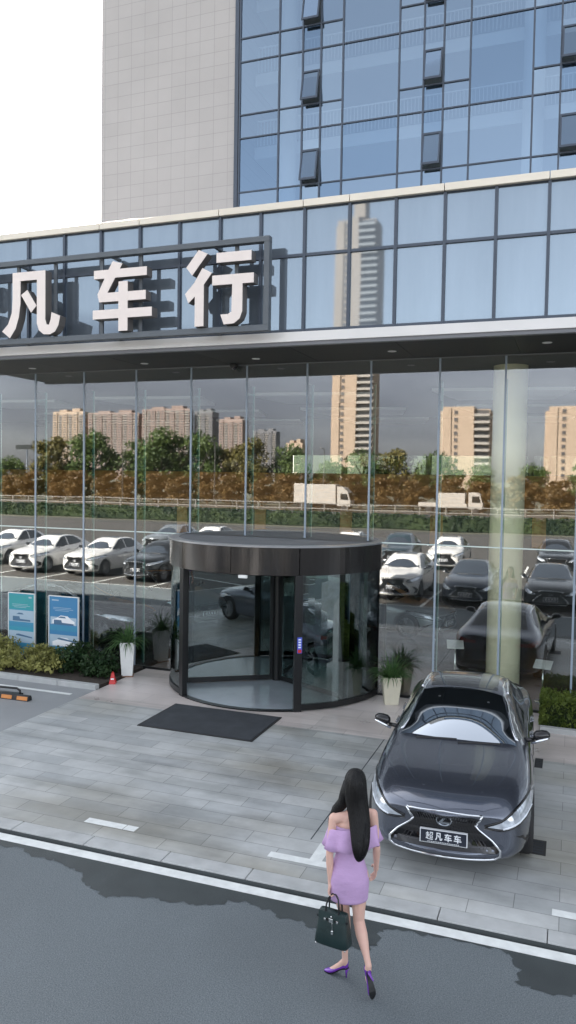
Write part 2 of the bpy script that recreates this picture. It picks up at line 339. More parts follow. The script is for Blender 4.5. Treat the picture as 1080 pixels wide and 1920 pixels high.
# damp strip with a ragged edge
edge = [(-40,-8.0),(-14,-8.1),(-9,-7.95),(-6.324,-7.993),(-6.015,-7.94),(-5.792,-8.074),(-5.516,-8.044),(-5.045,-8.192),(-4.817,-8.369),(-4.561,-8.498),(-4.243,-8.381),(-4.049,-8.326),(-3.774,-8.304),(-3.437,-8.235),(-3.304,-8.127),(-3.16,-8.036),(-2.832,-8.1),(-2.692,-8.158),(-2.458,-8.167),(-2.211,-8.236),(-1.948,-8.385),(-1.691,-8.364),(-1.619,-8.19),(-1.68,-8.092),(-1.618,-7.97),(-1.216,-7.907),(-.806,-7.894),(-.48,-7.918),(-.377,-8.008),(-.319,-8.169),(-.339,-8.368),(-.149,-8.37),(.115,-8.356),(.6,-8.3),(1.5,-8.0),(4,-8.2),(9,-7.95),(30,-8.0)]
pts = []
for (ax,ay),(bx,by) in zip(edge, edge[1:]):
    n = max(1, int(math.hypot(bx-ax,by-ay)/.045)) if -7 < ax < 2 else 3
    for k in range(n):
        t = k/n; j = .034 if -7 < ax < 2 else 0
        pts.append((ax+(bx-ax)*t+rnd.uniform(-j,j), ay+(by-ay)*t+rnd.uniform(-j,j)+.03*noise.noise(V((ax*5+t*3,2,0)))))
sheet('damp_road_strip', [(-40,-7.703)]+pts+[(30,-7.703)], -.056, M['patch'])
pv = MB(); pv.box(-44,30,-7.712,-7.7005,-.0555,-.012); struct(pv.build('kerb_face_shade_dirt', M['patch']))  # dark sheet on the kerb face: shade under its lip painted in, with dirt
lm = MB(); x = -44
while x < 34: lm.box(x, x+7.9, -7.875, -7.73, -.0545, -.0505); x += 7.9
struct(lm.build('road_edge_line', M['whiteline']))
mk = MB()
def mark(x0,x1,y0,y1,z=.0035): mk.add([(x0,y0,z),(x1,y0,z),(x1,y1,z),(x0,y1,z)], [(0,1,2,3)])
mark(-5.70,-5.14,-7.19,-7.06); mark(-5.13,-4.97,-7.19,-7.06); mark(-3.21,-2.30,-7.15,-7.02); mark(-2.73,-2.58,-7.02,-6.60); mark(-.07,.75,-7.2,-7.07)
mark(-14,-9.33,-2.50,-2.39,.0)
struct(mk.build('bay_marking', M['whiteline']))
gr = MB(); gr.box(-2.879,-2.866,-6.55,-2.63,-.02,.0022); struct(gr.build('drain_slot', M['mat']))
lotm = MB()
lotm.box(-60,40,-11.83,-11.73,-.0635,-.060)
for k in range(-20,9): lotm.box(-2.15+2.75*k-.05,-2.15+2.75*k+.05,-16.9,-11.83,-.0635,-.060)
for k in range(-14,9): lotm.box(-2.15+2.75*k-.05,-2.15+2.75*k+.05,-27.6,-22.4,-.0635,-.060)
struct(lotm.build('car_park_marking', M['whiteline']))
for i, (x,y,w,l) in enumerate([(-.33,-5.71,.32,.40),(-.37,-2.77,.12,.42)]):
    g = thing('drain_cover', ['dark square drain cover set in the paving beside the sedan front wheel','narrow dark drain cover in the paving beside the sedan rear door'][i], 'drain cover', (x,y,0), 0, 'drain covers beside the sedan')
    p = MB(); p.box(-w/2,w/2,-l/2,l/2,-.01,.006); p.build('cover_plate', M['rubber'], g, world=False, bevel=.004)
    p = MB()
    for k in range(5): p.box(-w*.4,w*.4,-l*.4+k*l*.18,-l*.4+k*l*.18+l*.07,.0055,.0085)
    p.build('grate_bar', M['mat'], g, world=False)

# ------------------------------------------------------------------ showroom building
B = thing('showroom_building', 'glass fronted car showroom with blue glass upper band under the office tower', 'showroom', (0,0,0))
XL, XR, XU = -26., 26., -13.35
m = MB(); m.box(XL,XR,.02,15,-.14,.004); m.build('floor', M['floor'], B)
m = MB(); m.box(XL,XR,.0,15,6.8,6.9); m.build('ceiling', M['ceiling'], B)
for cx in (-15.4,-10.8,-6.2,-1.6,3.0,7.6):
    for cy in (3.6,7.6,11.4):
        m = MB(); m.prism([(cx-1.5,cy-1.1),(cx+1.6,cy-.7),(cx+1.1,cy+1.2),(cx-1.2,cy+1.0)], lambda a,b,d: (a,b,d), 6.45, 6.52); m.build('ceiling_raft', M['ceilpanel'], B)
m = MB()
m.box(XL,XR,14.2,14.4,0,2.35); m.box(XL,XR,14.2,14.4,5.35,6.8); m.box(XL,-10.75,14.2,14.4,4.62,5.35); m.box(XL-.2,XL,.05,15,0,6.9); m.box(XR,XR+.2,-1.9,15,0,9.2); m.box(XU-.15,XU,-1.9,15,6.9,9.2)
for x in (-8.55,-5.2,-1.45,2.3,6,10): m.box(x-.1,x+.1,14.2,14.4,4.62,5.35)
m.build('rear_wall', M['inwall'], B)
m = MB(); m.box(XL,XR,13.9,14.198,3.12,4.62)
for x in (-15.6,-12,-8.35,-4.8,-1.1,2.6,6.3): m.box(x-.24,x+.24,13.95,14.19,2.0,3.12)
m.build('timber_band', M['brown'], B)
m = MB(); m.box(XL,XR,14.0,14.197,2.35,3.118); m.build('teal_panel', M['teal'], B)
for i in range(5):
    x0 = (-10.7,-8.45,-5.1,-1.35,2.4)[i]; x1 = (-8.65,-5.3,-1.55,2.2,5.9)[i]
    w = MB(); w.box(x0,x1,14.28,14.30,4.62,5.35); w.build('clerestory_window', M['clere'], B)
m = MB(); n = 40
m.lathe([(.345,.004),(.345,6.79)], 40, (-1.27,1.30,0)); m.build('round_column', M['column'], B, smooth=True)
for cx, cy in ((7.9,1.3),): m = MB(); m.lathe([(.345,.004),(.345,6.79)], 40, (cx,cy,0)); m.build('round_column', M['column'], B, smooth=True)
# lower glazing
FX = [-25.9,-24.5,-23.1,-21.75,-20.4,-19.0,-17.63,-16.26,-14.88,-13.5,-12.13,-10.76,-9.36,-7.965,-6.63,-5.26,-3.895,-2.51,-1.26,.08,1.42,2.8,4.18,5.55,6.92,8.3,9.7,11.1,12.5]
DX0, DX1 = -8.25, -3.63
for a, b in zip(FX, FX[1:]):
    for (z0,z1) in ((.05,3.115),(3.14,6.8)):
        x0, x1 = a+.0195, b-.0195
        if z0 < 1:
            if x0 < DX1 and x1 > DX0:
                if x0 < DX0 < x1: x1 = DX0
                elif x0 < DX1 < x1: x0 = DX1
                else: continue
        t1, t2 = rnd.uniform(-.0009,.0009), rnd.uniform(-.0012,.0012); p = MB(); p.rings([[(x0,-.006+t1,z0),(x1,-.006-t1,z0),(x1,.006-t1,z0),(x0,.006+t1,z0)],[(x0,-.006+t1+t2,z1),(x1,-.006-t1+t2,z1),(x1,.006-t1+t2,z1),(x0,.006+t1+t2,z1)]]); p.build('window', M['glass_low'], B)
for x in FX:
    z0 = 3.15 if DX0 < x < DX1 else .02
    p = MB(); p.box(x-.006,x+.006,.012,.40,z0,6.4); f = p.build('glass_fin', M['glass_fin'], B)
    p = MB(); p.box(x-.012,x+.012,.401,.412,z0,6.4); p.build('fin_edge', M['finedge'], f)
    p = MB(); p.box(x-.019,x+.019,-.018,.0115,z0,6.8); p.build('joint_strip', M['joint'], f)
m = MB(); m.box(XL,DX0,-.02,.03,-.01,.05); m.box(DX1,XR,-.02,.03,-.01,.05); m.build('base_rail', M['doorframe'], B)
m = MB(); m.box(XL,DX0,-.012,.012,3.116,3.139); m.box(DX1,XR,-.012,.012,3.116,3.139); m.build('transom_joint', M['finedge'], B)
# upper band
PX = [-13.34,-12.46,-11.6,-10.72,-9.83,-8.96,-8.07,-7.2,-6.345,-5.52,-4.67,-3.83,-3.0,-2.16,-1.32,-.49,.35,1.18,2.0,2.84,3.68,4.5,5.34,6.18,7.0,8.5,10,11.5,13]
for i, (a, b) in enumerate(zip(PX, PX[1:])):
    for (z0,z1) in ((7.11,8.41),(8.46,9.26)):
        p = MB(); dz = rnd.uniform(-.0015,.0015); dx = rnd.uniform(-.0015,.0015)
        x0, x1 = a+.024, b-.024; y = -2.0
        p.add([(x0,y+dx,z0),(x1,y-dx,z0),(x1,y-dx+dz,z1),(x0,y+dx+dz,z1),(x0,y+.02,z0),(x1,y+.02,z0),(x1,y+.02,z1),(x0,y+.02,z1)],
              [(0,1,2,3),(7,6,5,4),(0,4,5,1),(1,5,6,2),(2,6,7,3),(3,7,4,0)])
        p.build('spandrel_window', M['glass_up'], B)
m = MB()
for x in PX: m.box(x-.026,x+.026,-2.045,-1.9,7.06,9.27)
for a, b in zip(PX, PX[1:]):
    for z0, z1 in ((7.062,7.11),(8.41,8.46),(9.255,9.268)): m.box(a+.0265,b-.0265,-2.038,-1.9,z0,z1)
m.build('window_frame', M['frame'], B)
m = MB(); m.box(XU,XR,-1.88,-1.8,6.9,9.25); m.build('spandrel_backing', M['inwall'], B)
m = MB(); cs = [-13.4,-11.6,-8.96,-8.05,-6.35,-4.68,-3.82,-2.17,-.49,1.18,2.84,4.5,7,13,26]
for a, b in zip(cs, cs[1:]): m.box(a+.006,b-.006,-2.10,-1.5,9.27,9.395)
m.build('parapet_cap', M['cap'], B, bevel=.008)
m = MB(); m.box(XU,XR,-1.8,17,9.1,9.2); m.box(XL,XU-.16,-.05,15,6.905,7.0); m.build('roof', M['wallout'], B)
m = MB(); m.box(XU,XR,-2.06,-1.95,6.885,7.06); m.build('fascia_band', M['fascia'], B, bevel=.006)
m = MB(); m.box(XU,XR,-2.03,-1.9,6.82,6.883); m.build('fascia_lip', M['lip'], B)
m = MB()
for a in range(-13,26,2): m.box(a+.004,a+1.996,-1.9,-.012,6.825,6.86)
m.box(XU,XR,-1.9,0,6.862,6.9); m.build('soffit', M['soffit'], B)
for x, y in [(-11.69,-.68),(-8.74,-.70),(-6.13,-.72),(-3.27,-.92),(-.49,-1.13),(2.3,-1.1)]:
    p = MB(); p.lathe([(.03,-.004),(.075,-.006),(.085,-.001),(.085,.004)], 20, (x,y,6.823)); p.lathe([(0,-.001),(.03,-.003)], 20, (x,y,6.823)); p.build('downlight', M['fascia'], B)
cc = thing('security_camera', 'small black dome camera fixed under the soffit above the revolving door', 'security camera', (-6.88,-.14,6.70))
p = MB(); p.box(-.07,.07,-.07,.07,.06,.124); p.build('mount', M['rubber'], cc, world=False, bevel=.01)
p = MB(); p.ball((0,0,.05), .055); p.build('dome', M['blackgloss'], cc, smooth=True, world=False)

# ------------------------------------------------------------------ shop sign
sg = thing('shop_sign', 'grey steel frame sign with four large white Chinese characters above the entrance', 'sign', (-8.2,-2.4,7.0))
m = MB()
m.box(-13.25,-5.17,-2.47,-2.33,8.60,8.70); m.box(-13.25,-5.17,-2.47,-2.33,7.03,7.14); m.box(-5.275,-5.17,-2.468,-2.332,7.141,8.599); m.box(-13.25,-13.14,-2.468,-2.332,7.141,8.599)
m.build('frame', M['signframe'], sg, bevel=.006)
for x in (-12.1,-11.5,-10.7,-9.8,-8.72,-7.85,-6.62,-5.85): 
    m = MB(); m.box(x-.035,x+.035,-2.36,-2.32,7.141,8.599); m.build('support_bar', M['signframe'], sg)
for x in (-12.9,-10.7,-8.5,-6.3):
    for z in (8.61,7.07): m = MB(); m.box(x-.03,x+.03,-2.32,-2.046,z,z+.05); m.build('fixing_bracket', M['signframe'], sg)
CH = {
'chao': [[(.02,.80),(.46,.80),(.46,.71),(.02,.71)],[(.19,.95),(.28,.95),(.28,.40),(.19,.40)],[(.0,.62),(.50,.62),(.50,.53),(.0,.53)],[(.28,.46),(.48,.46),(.48,.37),(.28,.37)],[(.22,.40),(.31,.40),(.31,.13),(.22,.13)],[(.07,.45),(.15,.45),(.13,.20),(.05,.05),(-.02,.10),(.05,.22)],[(.10,.17),(.30,.10),(.55,.06),(1.0,.06),(.97,-.04),(.52,-.03),(.26,.02),(.06,.09)],[(.55,.93),(.97,.93),(.97,.62),(.88,.55),(.80,.55),(.80,.62),(.87,.64),(.87,.84),(.55,.84)],[(.66,.86),(.75,.86),(.70,.68),(.57,.52),(.50,.57),(.62,.70)],[(.56,.47),(.65,.47),(.65,.15),(.56,.15)],[(.86,.47),(.95,.47),(.95,.15),(.86,.15)],[(.65,.47),(.86,.47),(.86,.39),(.65,.39)],[(.65,.23),(.86,.23),(.86,.15),(.65,.15)]],
'fan': [[(-10.68,8.43),(-9.89,8.43),(-9.89,7.47),(-9.86,7.37),(-9.8,7.36),(-9.76,7.46),(-9.74,7.6),(-9.54,7.52),(-9.58,7.34),(-9.66,7.22),(-9.78,7.17),(-9.93,7.18),(-10.04,7.26),(-10.09,7.4),(-10.09,8.26),(-10.49,8.26),(-10.49,7.82),(-10.53,7.55),(-10.61,7.32),(-10.75,7.14),(-10.94,7.28),(-10.79,7.42),(-10.70,7.64),(-10.68,7.91)],[(-10.32,8.07),(-10.1,7.75),(-10.23,7.62),(-10.47,7.98)]],
'che': [[(-8.34,8.48),(-8.13,8.42),(-8.46,7.89),(-7.62,7.89),(-7.62,7.72),(-8.64,7.72),(-8.68,7.87),(-8.54,8.13),(-8.44,8.32)],[(-8.76,8.325),(-7.6,8.325),(-7.6,8.165),(-8.76,8.165)],[(-8.21,8.085),(-8.01,8.085),(-8.01,7.155),(-8.21,7.155)],[(-8.78,7.57),(-7.485,7.57),(-7.485,7.40),(-8.78,7.40)]],
'xing': [[(-6.52,8.53),(-6.34,8.45),(-6.65,8.08),(-6.77,8.23)],[(-6.44,8.2),(-6.25,8.1),(-6.41,7.9),(-6.41,7.15),(-6.59,7.15),(-6.59,7.7),(-6.72,7.58),(-6.79,7.75),(-6.6,7.95)],[(-6.16,8.445),(-5.475,8.445),(-5.475,8.27),(-6.16,8.27)],[(-6.24,8.045),(-5.425,8.045),(-5.425,7.87),(-6.24,7.87)],[(-5.84,7.9),(-5.64,7.9),(-5.64,7.38),(-5.69,7.25),(-5.8,7.17),(-6.0,7.16),(-6.07,7.34),(-5.92,7.34),(-5.85,7.38)]]}
CH['chao'] = [[(-12.95+a*1.3, 7.2+b*1.32) for a,b in st] for st in CH['chao']]
for key in ('chao','fan','che','xing'):
    m = MB(); f = MB()
    for i, st in enumerate(CH[key]):
        e = .0016*i
        m.prism(st, lambda a,b,d: (a,d,b), -2.545-e, -2.355+e)
        f.prism(st, lambda a,b,d: (a,d,b), -2.556-e, -2.5465-e)
    c = m.build('character', M['letterside'], sg); f.build('character_face', M['letter'], c)

# ------------------------------------------------------------------ office tower
K = 1.979; M['slab'] = pm('white_interior', (.55,.57,.58), .7)
def tx(x): return x*K
def tz(z): return 4.4+(z-4.4)*K
TY = 17.0
T = thing('office_tower', 'tall office tower with pale stone wall and blue glass curtain wall behind the showroom', 'office tower', (-5,TY,9.2))
TOP = 66.
m = MB(); m.box(tx(-11.0),tx(-7.36),TY-.02,TY+15,9.2,TOP); m.build('stone_wall', M['stone'], T)
TXs = [-7.33,-6.38,-5.83,-5.41,-4.91,-3.68,-3.16,-2.75,-2.21,-.98,-.46,-.05,.49,1.72,2.24,2.65,3.19,4.42,4.94,5.35,5.9]
kind = ['side','nar','case','nar','wide','nar','case','nar','wide','nar','case','nar','wide','nar','case','nar','wide','nar','case','nar']
LV = [8.9,10.87]; z = 12.07
while tz(z) < TOP-4: LV += [z, z+.52]; z += 1.69
m = MB()
for x in TXs: m.box(tx(x)-.034,tx(x)+.034,TY-.06,TY+.05,9.2,TOP)
m.box(tx(-7.45),tx(-7.36),TY-.08,TY-.02,9.2,TOP)
for i in range(len(TXs)-1):
    a, b = tx(TXs[i])+.035, tx(TXs[i+1])-.035
    for j, zl in enumerate(LV):
        if kind[i] == 'wide' and zl > 12 and (j % 2 == 1): continue
        m.box(a,b,TY-.05,TY+.05,tz(zl)-.026,tz(zl)+.026)
m.build('curtain_frame', M['frame'], T)
npane = 0
rest = MB()
for i in range(len(TXs)-1):
    a, b = tx(TXs[i])+.035, tx(TXs[i+1])-.035
    if kind[i] == 'wide': zs = [z for j, z in enumerate(LV) if not (z > 12 and j % 2 == 1)]
    else: zs = list(LV)
    zs = zs + [4.4+(TOP-4.4)/K]
    for j in range(len(zs)-1):
        z0, z1 = tz(zs[j])+.027, tz(zs[j+1])-.027
        if kind[i] == 'case' and zs[j+1]-zs[j] > 1 and zs[j+1] < 30 and zs[j] > 10:
            zm = tz(zs[j+1]-.46)
            p = MB(); p.box(a,b,TY-.05,TY+.05,zm-.026,zm+.026); fr = p.build('casement_head', M['frame'], T)
            # top hung casement, pushed open at its foot
            h = zm-.04-z0; t = R(13); hp = V((0,TY-.08,zm-.045))
            def cp(x, dn, out): return (x, hp.y - dn*math.sin(t) - out*math.cos(t), hp.z - dn*math.cos(t) + out*math.sin(t)*.0 + 0)
            q = MB(); w = .06
            for (xa,xb,d0,d1) in ((a,a+w,0,h),(b-w,b,0,h),(a+w,b-w,0,w),(a+w,b-w,h-w*1.6,h)):
                q.add([cp(xa,d0,0),cp(xb,d0,0),cp(xb,d1,0),cp(xa,d1,0),cp(xa,d0,.07),cp(xb,d0,.07),cp(xb,d1,.07),cp(xa,d1,.07)],
                      [(0,1,2,3),(7,6,5,4),(0,4,5,1),(1,5,6,2),(2,6,7,3),(3,7,4,0)])
            sash = q.build('casement_window', M['frame'], T)
            g = MB(); g.add([cp(a+w,w,.03),cp(b-w,w,.03),cp(b-w,h-w*1.6,.03),cp(a+w,h-w*1.6,.03)], [(0,1,2,3)]); g.build('pane', M['glass_tower'], sash)
            z0 = zm+.03
        if tz(zs[j]) < 26:
            t1, t2 = rnd.uniform(-.004,.004), rnd.uniform(-.005,.005); p = MB(); p.add([(a,TY+t1,z0),(b,TY-t1,z0),(b,TY-t1+t2,z1),(a,TY+t1+t2,z1)], [(0,1,2,3)]); p.build('window', M[rnd.choice(('glass_tower','glass_tower','glass_tower_b','glass_tower_c'))], T); npane += 1
        else: rest.box(a,b,TY,TY+.02,z0,z1)
w = rest.build('window', M['glass_tower'], T); tag(w, kind='stuff')
m = MB(); m.box(tx(-7.36),tx(5.9),TY+11,TY+15,9.2,TOP); m.box(tx(5.9),tx(5.9)+1,TY,TY+15,9.2,TOP); m.box(tx(-11),tx(5.9)+1,TY,TY+15,TOP,TOP+1); m.build('rear_wall', M['wallout'], T)
m = MB(); zz = 12.2-1.69
while tz(zz) < TOP-3: m.box(tx(-7.3),tx(5.8),TY+1.6,TY+11,tz(zz)-.55,tz(zz)); zz += 1.69
m.build('floor_slab', M['slab'], T)
m = MB()
for x in (-12.6,-1.95,8.6): m.lathe([(.42,9.2),(.42,TOP)], 20, (x,TY+1.0,0))
m.build('inner_column', M['slab'], T, smooth=True)
m = MB(); zz = 12.2
for fl in range(4):
    zt = tz(zz); m.bar((tx(-7.2),TY+1.5,zt+1.1),(tx(5.8),TY+1.5,zt+1.1),.06,.06)
    x = tx(-7.2)
    while x < tx(1): m.bar((x,TY+1.5,zt),(x,TY+1.5,zt+1.08),.03,.03); x += .16
    zz += 1.69
m.build('inner_railing', M['slab'], T)

# ------------------------------------------------------------------ revolving door
DC = (-5.94,.25); DR = 2.32
D = thing('revolving_door', 'large round revolving door of dark steel and glass at the showroom entrance', 'revolving door', (DC[0],DC[1],0))
def arc(r, a0, a1, n): return [(r*math.cos(R(a0+(a1-a0)*k/n)), r*math.sin(R(a0+(a1-a0)*k/n))) for k in range(n+1)]
def curved(r0, r1, a0, a1, z0, z1, n=36):
    o = arc(r1,a0,a1,n); i = arc(r0,a0,a1,n)
    rs = [[(i[k][0],i[k][1],z0),(o[k][0],o[k][1],z0),(o[k][0],o[k][1],z1),(i[k][0],i[k][1],z1)] for k in range(n+1)]
    return MB().rings(rs)
for a0, a1 in ((-190,-124.6),(-124.2,-92),(-91.7,-59.6),(-59.2,10),(10.3,90),(90.3,169.7)):
    curved(DR-.05,DR+.02,a0,a1,2.58,3.10,24).build('canopy_panel', M['doormetal'], D, world=False, smooth=False)
curved(DR-.17,DR+.035,0,360,3.102,3.135,72).build('top_rim', M['doorrim'], D, world=False)
m = MB(); m.lathe([(0,3.128),(DR-.175,3.128),(DR-.175,3.06),(DR-.16,3.10)], 64); m.build('top_plate', M['doorroof'], D, world=False)
m = MB(); m.lathe([(DR-.06,2.56),(0,2.56)], 64); m.build('inner_ceiling', M['doorframe'], D, world=False)
for a0, a1 in ((-188,-126),(-58,8),(60,120)):
    curved(DR-.035,DR-.02,a0,a1,.13,2.575,20).build('curved_glass', M['glass_door'], D, world=False)
    curved(DR-.055,DR+.005,a0,a1,.02,.13,20).build('base_rail', M['doorframe'], D, world=False)
curved(DR-.10,DR+.02,-126,-58,.004,.022,30).build('threshold', M['doorframe'], D, world=False)
m = MB(); m.lathe([(DR-.08,.008),(0,.008)], 64); m.build('drum_floor', M['doorfloor'], D, world=False)
for a in (-188.5,-124.4,-59.4,8.5,59,121):
    w = .075 if a in (-124.4,-59.4) else .045
    p = MB(); c, s = math.cos(R(a)), math.sin(R(a))
    def q(u, v, z): return ((DR-.015+u)*c - v*s, (DR-.015+u)*s + v*c, z)
    vs = [q(-.06,-w,0),q(.045,-w,0),q(.045,w,0),q(-.06,w,0)]; p.rings([vs,[(x,y,2.579) for x,y,_ in vs]])
    p.build('door_post', M['doorframe'] , D, world=False, bevel=.006)
for a in (212,-28,92):
    c, s = math.cos(R(a)), math.sin(R(a))
    def q(u, v, z): return (u*c - v*s, u*s + v*c, z)
    def slab(p, u0, u1, t, z0, z1):
        vs = [q(u0,-t,z0),q(u1,-t,z0),q(u1,t,z0),q(u0,t,z0)]; p.rings([vs,[(x,y,z1) for x,y,_ in vs]])
    p = MB(); slab(p,.10,.17,.028,.03,2.52); slab(p,1.93,2.02,.028,.03,2.52); slab(p,.171,1.929,.026,.03,.13); slab(p,.171,1.929,.026,2.44,2.52)
    f = p.build('door_wing', M['doorframe'], D, world=False, bevel=.004)
    p = MB(); slab(p,.172,1.928,.006,.131,2.439); p.build('wing_glass', M['glass_door'], f, world=False)
m = MB(); m.lathe([(0,.0),(.095,.0),(.095,2.55)], 20); m.build('centre_shaft', M['doorframe'], D, world=False)
m = MB(); m.box(-.09,.09,-.03,.02,-.03,.03); s_ = m.build('sensor', M['potwhite'], D, world=False, bevel=.012); s_.location = (.18,-DR-.02,2.545)
a = -58.9; p = MB(); p.box(-.045,.045,-.004,.004,0,.30); l_ = p.build('notice_strip', pm('notice_blue', (.06,.10,.55), .4), D, world=False); l_.location = ((DR+.036)*math.cos(R(a)),(DR+.036)*math.sin(R(a)),1.12); l_.rotation_euler = (0,0,R(a+90))
p = MB(); p.box(-.035,.035,-.007,-.0045,.01,.07); p.build('notice_mark', M['red'], l_, world=False)
p = MB()
for k in range(4): p.box(-.025,.025,-.007,-.0045,.10+.048*k,.125+.048*k)
p.build('notice_text', M['platewhite'], l_, world=False)

for x, y, h, a, lab in ((-2.2,.85,.98,12,'white slanted display stand inside the glass left of the round column'),(-.45,.80,.74,-10,'white slanted display stand inside the glass right of the round column')):
    t = thing('display_stand', lab, 'display stand', (x,y,.004), R(a), 'display stands inside the glass')
    p = MB(); p.tube([(0,0,.02),(0,0,h-.02)], .018, 10); p.lathe([(0,.0),(.15,.0),(.15,.018),(0,.02)], 24); p.build('stand_post', M['silver'], t, True, world=False)
    p = MB(); p.rings([[(-.17,-.13,h-.05),(.17,-.13,h-.05),(.17,.13,h+.06),(-.17,.13,h+.06)],[(-.17,-.13,h-.03),(.17,-.13,h-.03),(.17,.13,h+.08),(-.17,.13,h+.08)]]); p.build('slanted_top', M['potwhite'], t, world=False)
# ------------------------------------------------------------------ mat, posters, small things
dm = thing('door_mat', 'large dark grey rectangular mat on the paving before the revolving door', 'door mat', (-5.99,-2.93,0))
p = MB(); p.box(-1.06,1.06,-.66,.68,.0,.016); p.build('mat_pile', M['mat'], dm, world=False)
p = MB(); p.box(-1.10,-1.061,-.70,.72,0,.012); p.box(1.061,1.10,-.70,.72,0,.012); p.box(-1.06,1.06,-.70,-.661,0,.012); p.box(-1.06,1.06,.681,.72,0,.012); p.build('mat_border', M['rubber'], dm, world=False)
blue = pm('poster_blue', (.05,.21,.40), .35); teal = pm('poster_teal', (.045,.29,.40), .35); green = pm('poster_green', (.04,.31,.33), .35)
pale = pm('poster_pale', (.36,.47,.56), .4); navy = pm('poster_navy', (.07,.15,.25), .4); bg2 = pm('poster_deep', (.05,.25,.40), .4)
def poster(x, w, label, base, top, flip):
    P = thing('poster_stand', label, 'poster', (x,-.22,.03), 0, 'poster stands at the window')
    p = MB(); p.box(-w/2,w/2,-.012,.012,.05,1.50); p.build('panel', base, P, world=False, bevel=.004)
    p = MB(); p.box(-w/2-.02,-w/2,-.02,.02,0,1.52); p.box(w/2,w/2+.02,-.02,.02,0,1.52); p.box(-w/2,w/2,-.02,.02,1.50,1.52); p.box(-w/2-.02,w/2+.02,-.02,.22,0,.025); p.build('stand_frame', M['potwhite'], P, world=False)
    def decal(name, polys, mat, d):
        q = MB()
        for pl in polys: q.prism(pl, lambda a,b,e: (a*w/2*.96, e, b), -.0125-d, -.0105)
        return q.build(name, mat, P, world=False)
    def rc(a0,a1,b0,b1): return [(a0,b0),(a1,b0),(a1,b1),(a0,b1)]
    decal('poster_heading', [rc(-1,1,1.13,1.47)], top, .001)
    decal('poster_text', [rc(-.75,.55,1.235,1.245),rc(-.75,.7,1.20,1.21),rc(-.6,.4,1.165,1.175),rc(-.85,-.35,1.40,1.43) if flip else rc(.6,.85,1.40,1.44)], pale, .002)
    decal('poster_picture', [rc(-1,1,.78,1.10) if not flip else rc(-.95,.95,.84,1.02),rc(-1,1,.30,.60)], pale, .002)
    decal('poster_ground', [rc(-1,1,.70,.82),rc(-1,1,.20,.32)], bg2, .003)
    car1 = [(-.8,.86),(.8,.86),(.82,.93),(.55,.98),(.3,1.05),(-.2,1.06),(-.5,.99),(-.8,.95)]
    decal('poster_car', [car1,[(a,b-.52) for a,b in car1]], M['platewhite'] if flip else pale, .004)
    decal('poster_car_shade', [[(-.7,.84),(.75,.84),(.75,.88),(-.1,.89),(-.15,.95),(-.7,.95)],[(-.4,1.0),(.2,1.0),(.1,1.035),(-.2,1.04)],[(-.45,.49),(.9,.44),(.9,.47),(-.2,.53),(-.4,.52)]], navy, .005)
poster(-12.36,.74,'teal poster stand with white car pictures, left of the two behind the shrubs', teal, green, False)
poster(-11.15,.80,'sky blue poster stand with white car pictures, right of the two behind the shrubs', blue, blue, True)
ws = thing('wheel_stop', 'black rubber wheel stop with orange reflectors in the parking bay', 'wheel stop', (-10.62,-3.16,-.004), R(2))
p = MB(); p.rings([[(x,-.075,0),(x,.075,0),(x,.045,.10),(x,-.045,.10)] for x in (-.85,.84)]); p.build('rubber_block', M['rubber'], ws, world=False, bevel=.015)
for k in (-.62,-.14,.34,.70): 
    p = MB(); p.prism([(k-.12,.02),(k+.12,.02),(k+.12,.085),(k-.12,.085)], lambda a,b,d: (a, -.077+b*.30+d, b), -.006, .004); p.build('reflector', M['orange'], ws, world=False)
pl = thing('parking_lock', 'small folded black parking lock arch beside the wheel stop', 'parking lock', (-10.5,-2.9,-.004), R(5))
p = MB(); p.tube([(-.28,0,.02),(-.27,.0,.09),(-.2,.0,.13),(.2,.0,.13),(.27,0,.09),(.28,0,.02)], .022, 8); p.build('arch_bar', M['rubber'], pl, True, world=False)
p = MB(); p.box(-.3,.3,-.07,.07,0,.03); p.build('base_plate', M['doorframe'], pl, world=False, bevel=.006)
cn = thing('warning_marker', 'small red A-shaped warning marker on the paving by the planting bed corner', 'warning marker', (-9.02,-1.42,0), R(20)); cn.scale = (.85,.85,.85)
p = MB(); p.rings([[(-.085,-.05-.03,0),(.085,-.05-.03,0),(.085,-.06,.012),(-.085,-.06,.012)],[(-.03,-.012,.26),(.03,-.012,.26),(.03,.0,.27),(-.03,.0,.27)]]); p.rings([[(-.085,.08,0),(.085,.08,0),(.085,.06,.012),(-.085,.06,.012)],[(-.03,.002,.26),(.03,.002,.26),(.03,.014,.25),(-.03,.014,.25)]]); p.build('folding_panel', M['red'], cn, world=False)
p = MB(); p.tube([(-.03,0,.25),(0,0,.30),(.03,0,.25)], .008, 6); p.build('carry_handle', M['red'], cn, world=False)
p = MB(); p.box(-.04,.04,-.052,-.046,.10,.14); p.build('marker_label', M['platewhite'], cn, world=False)
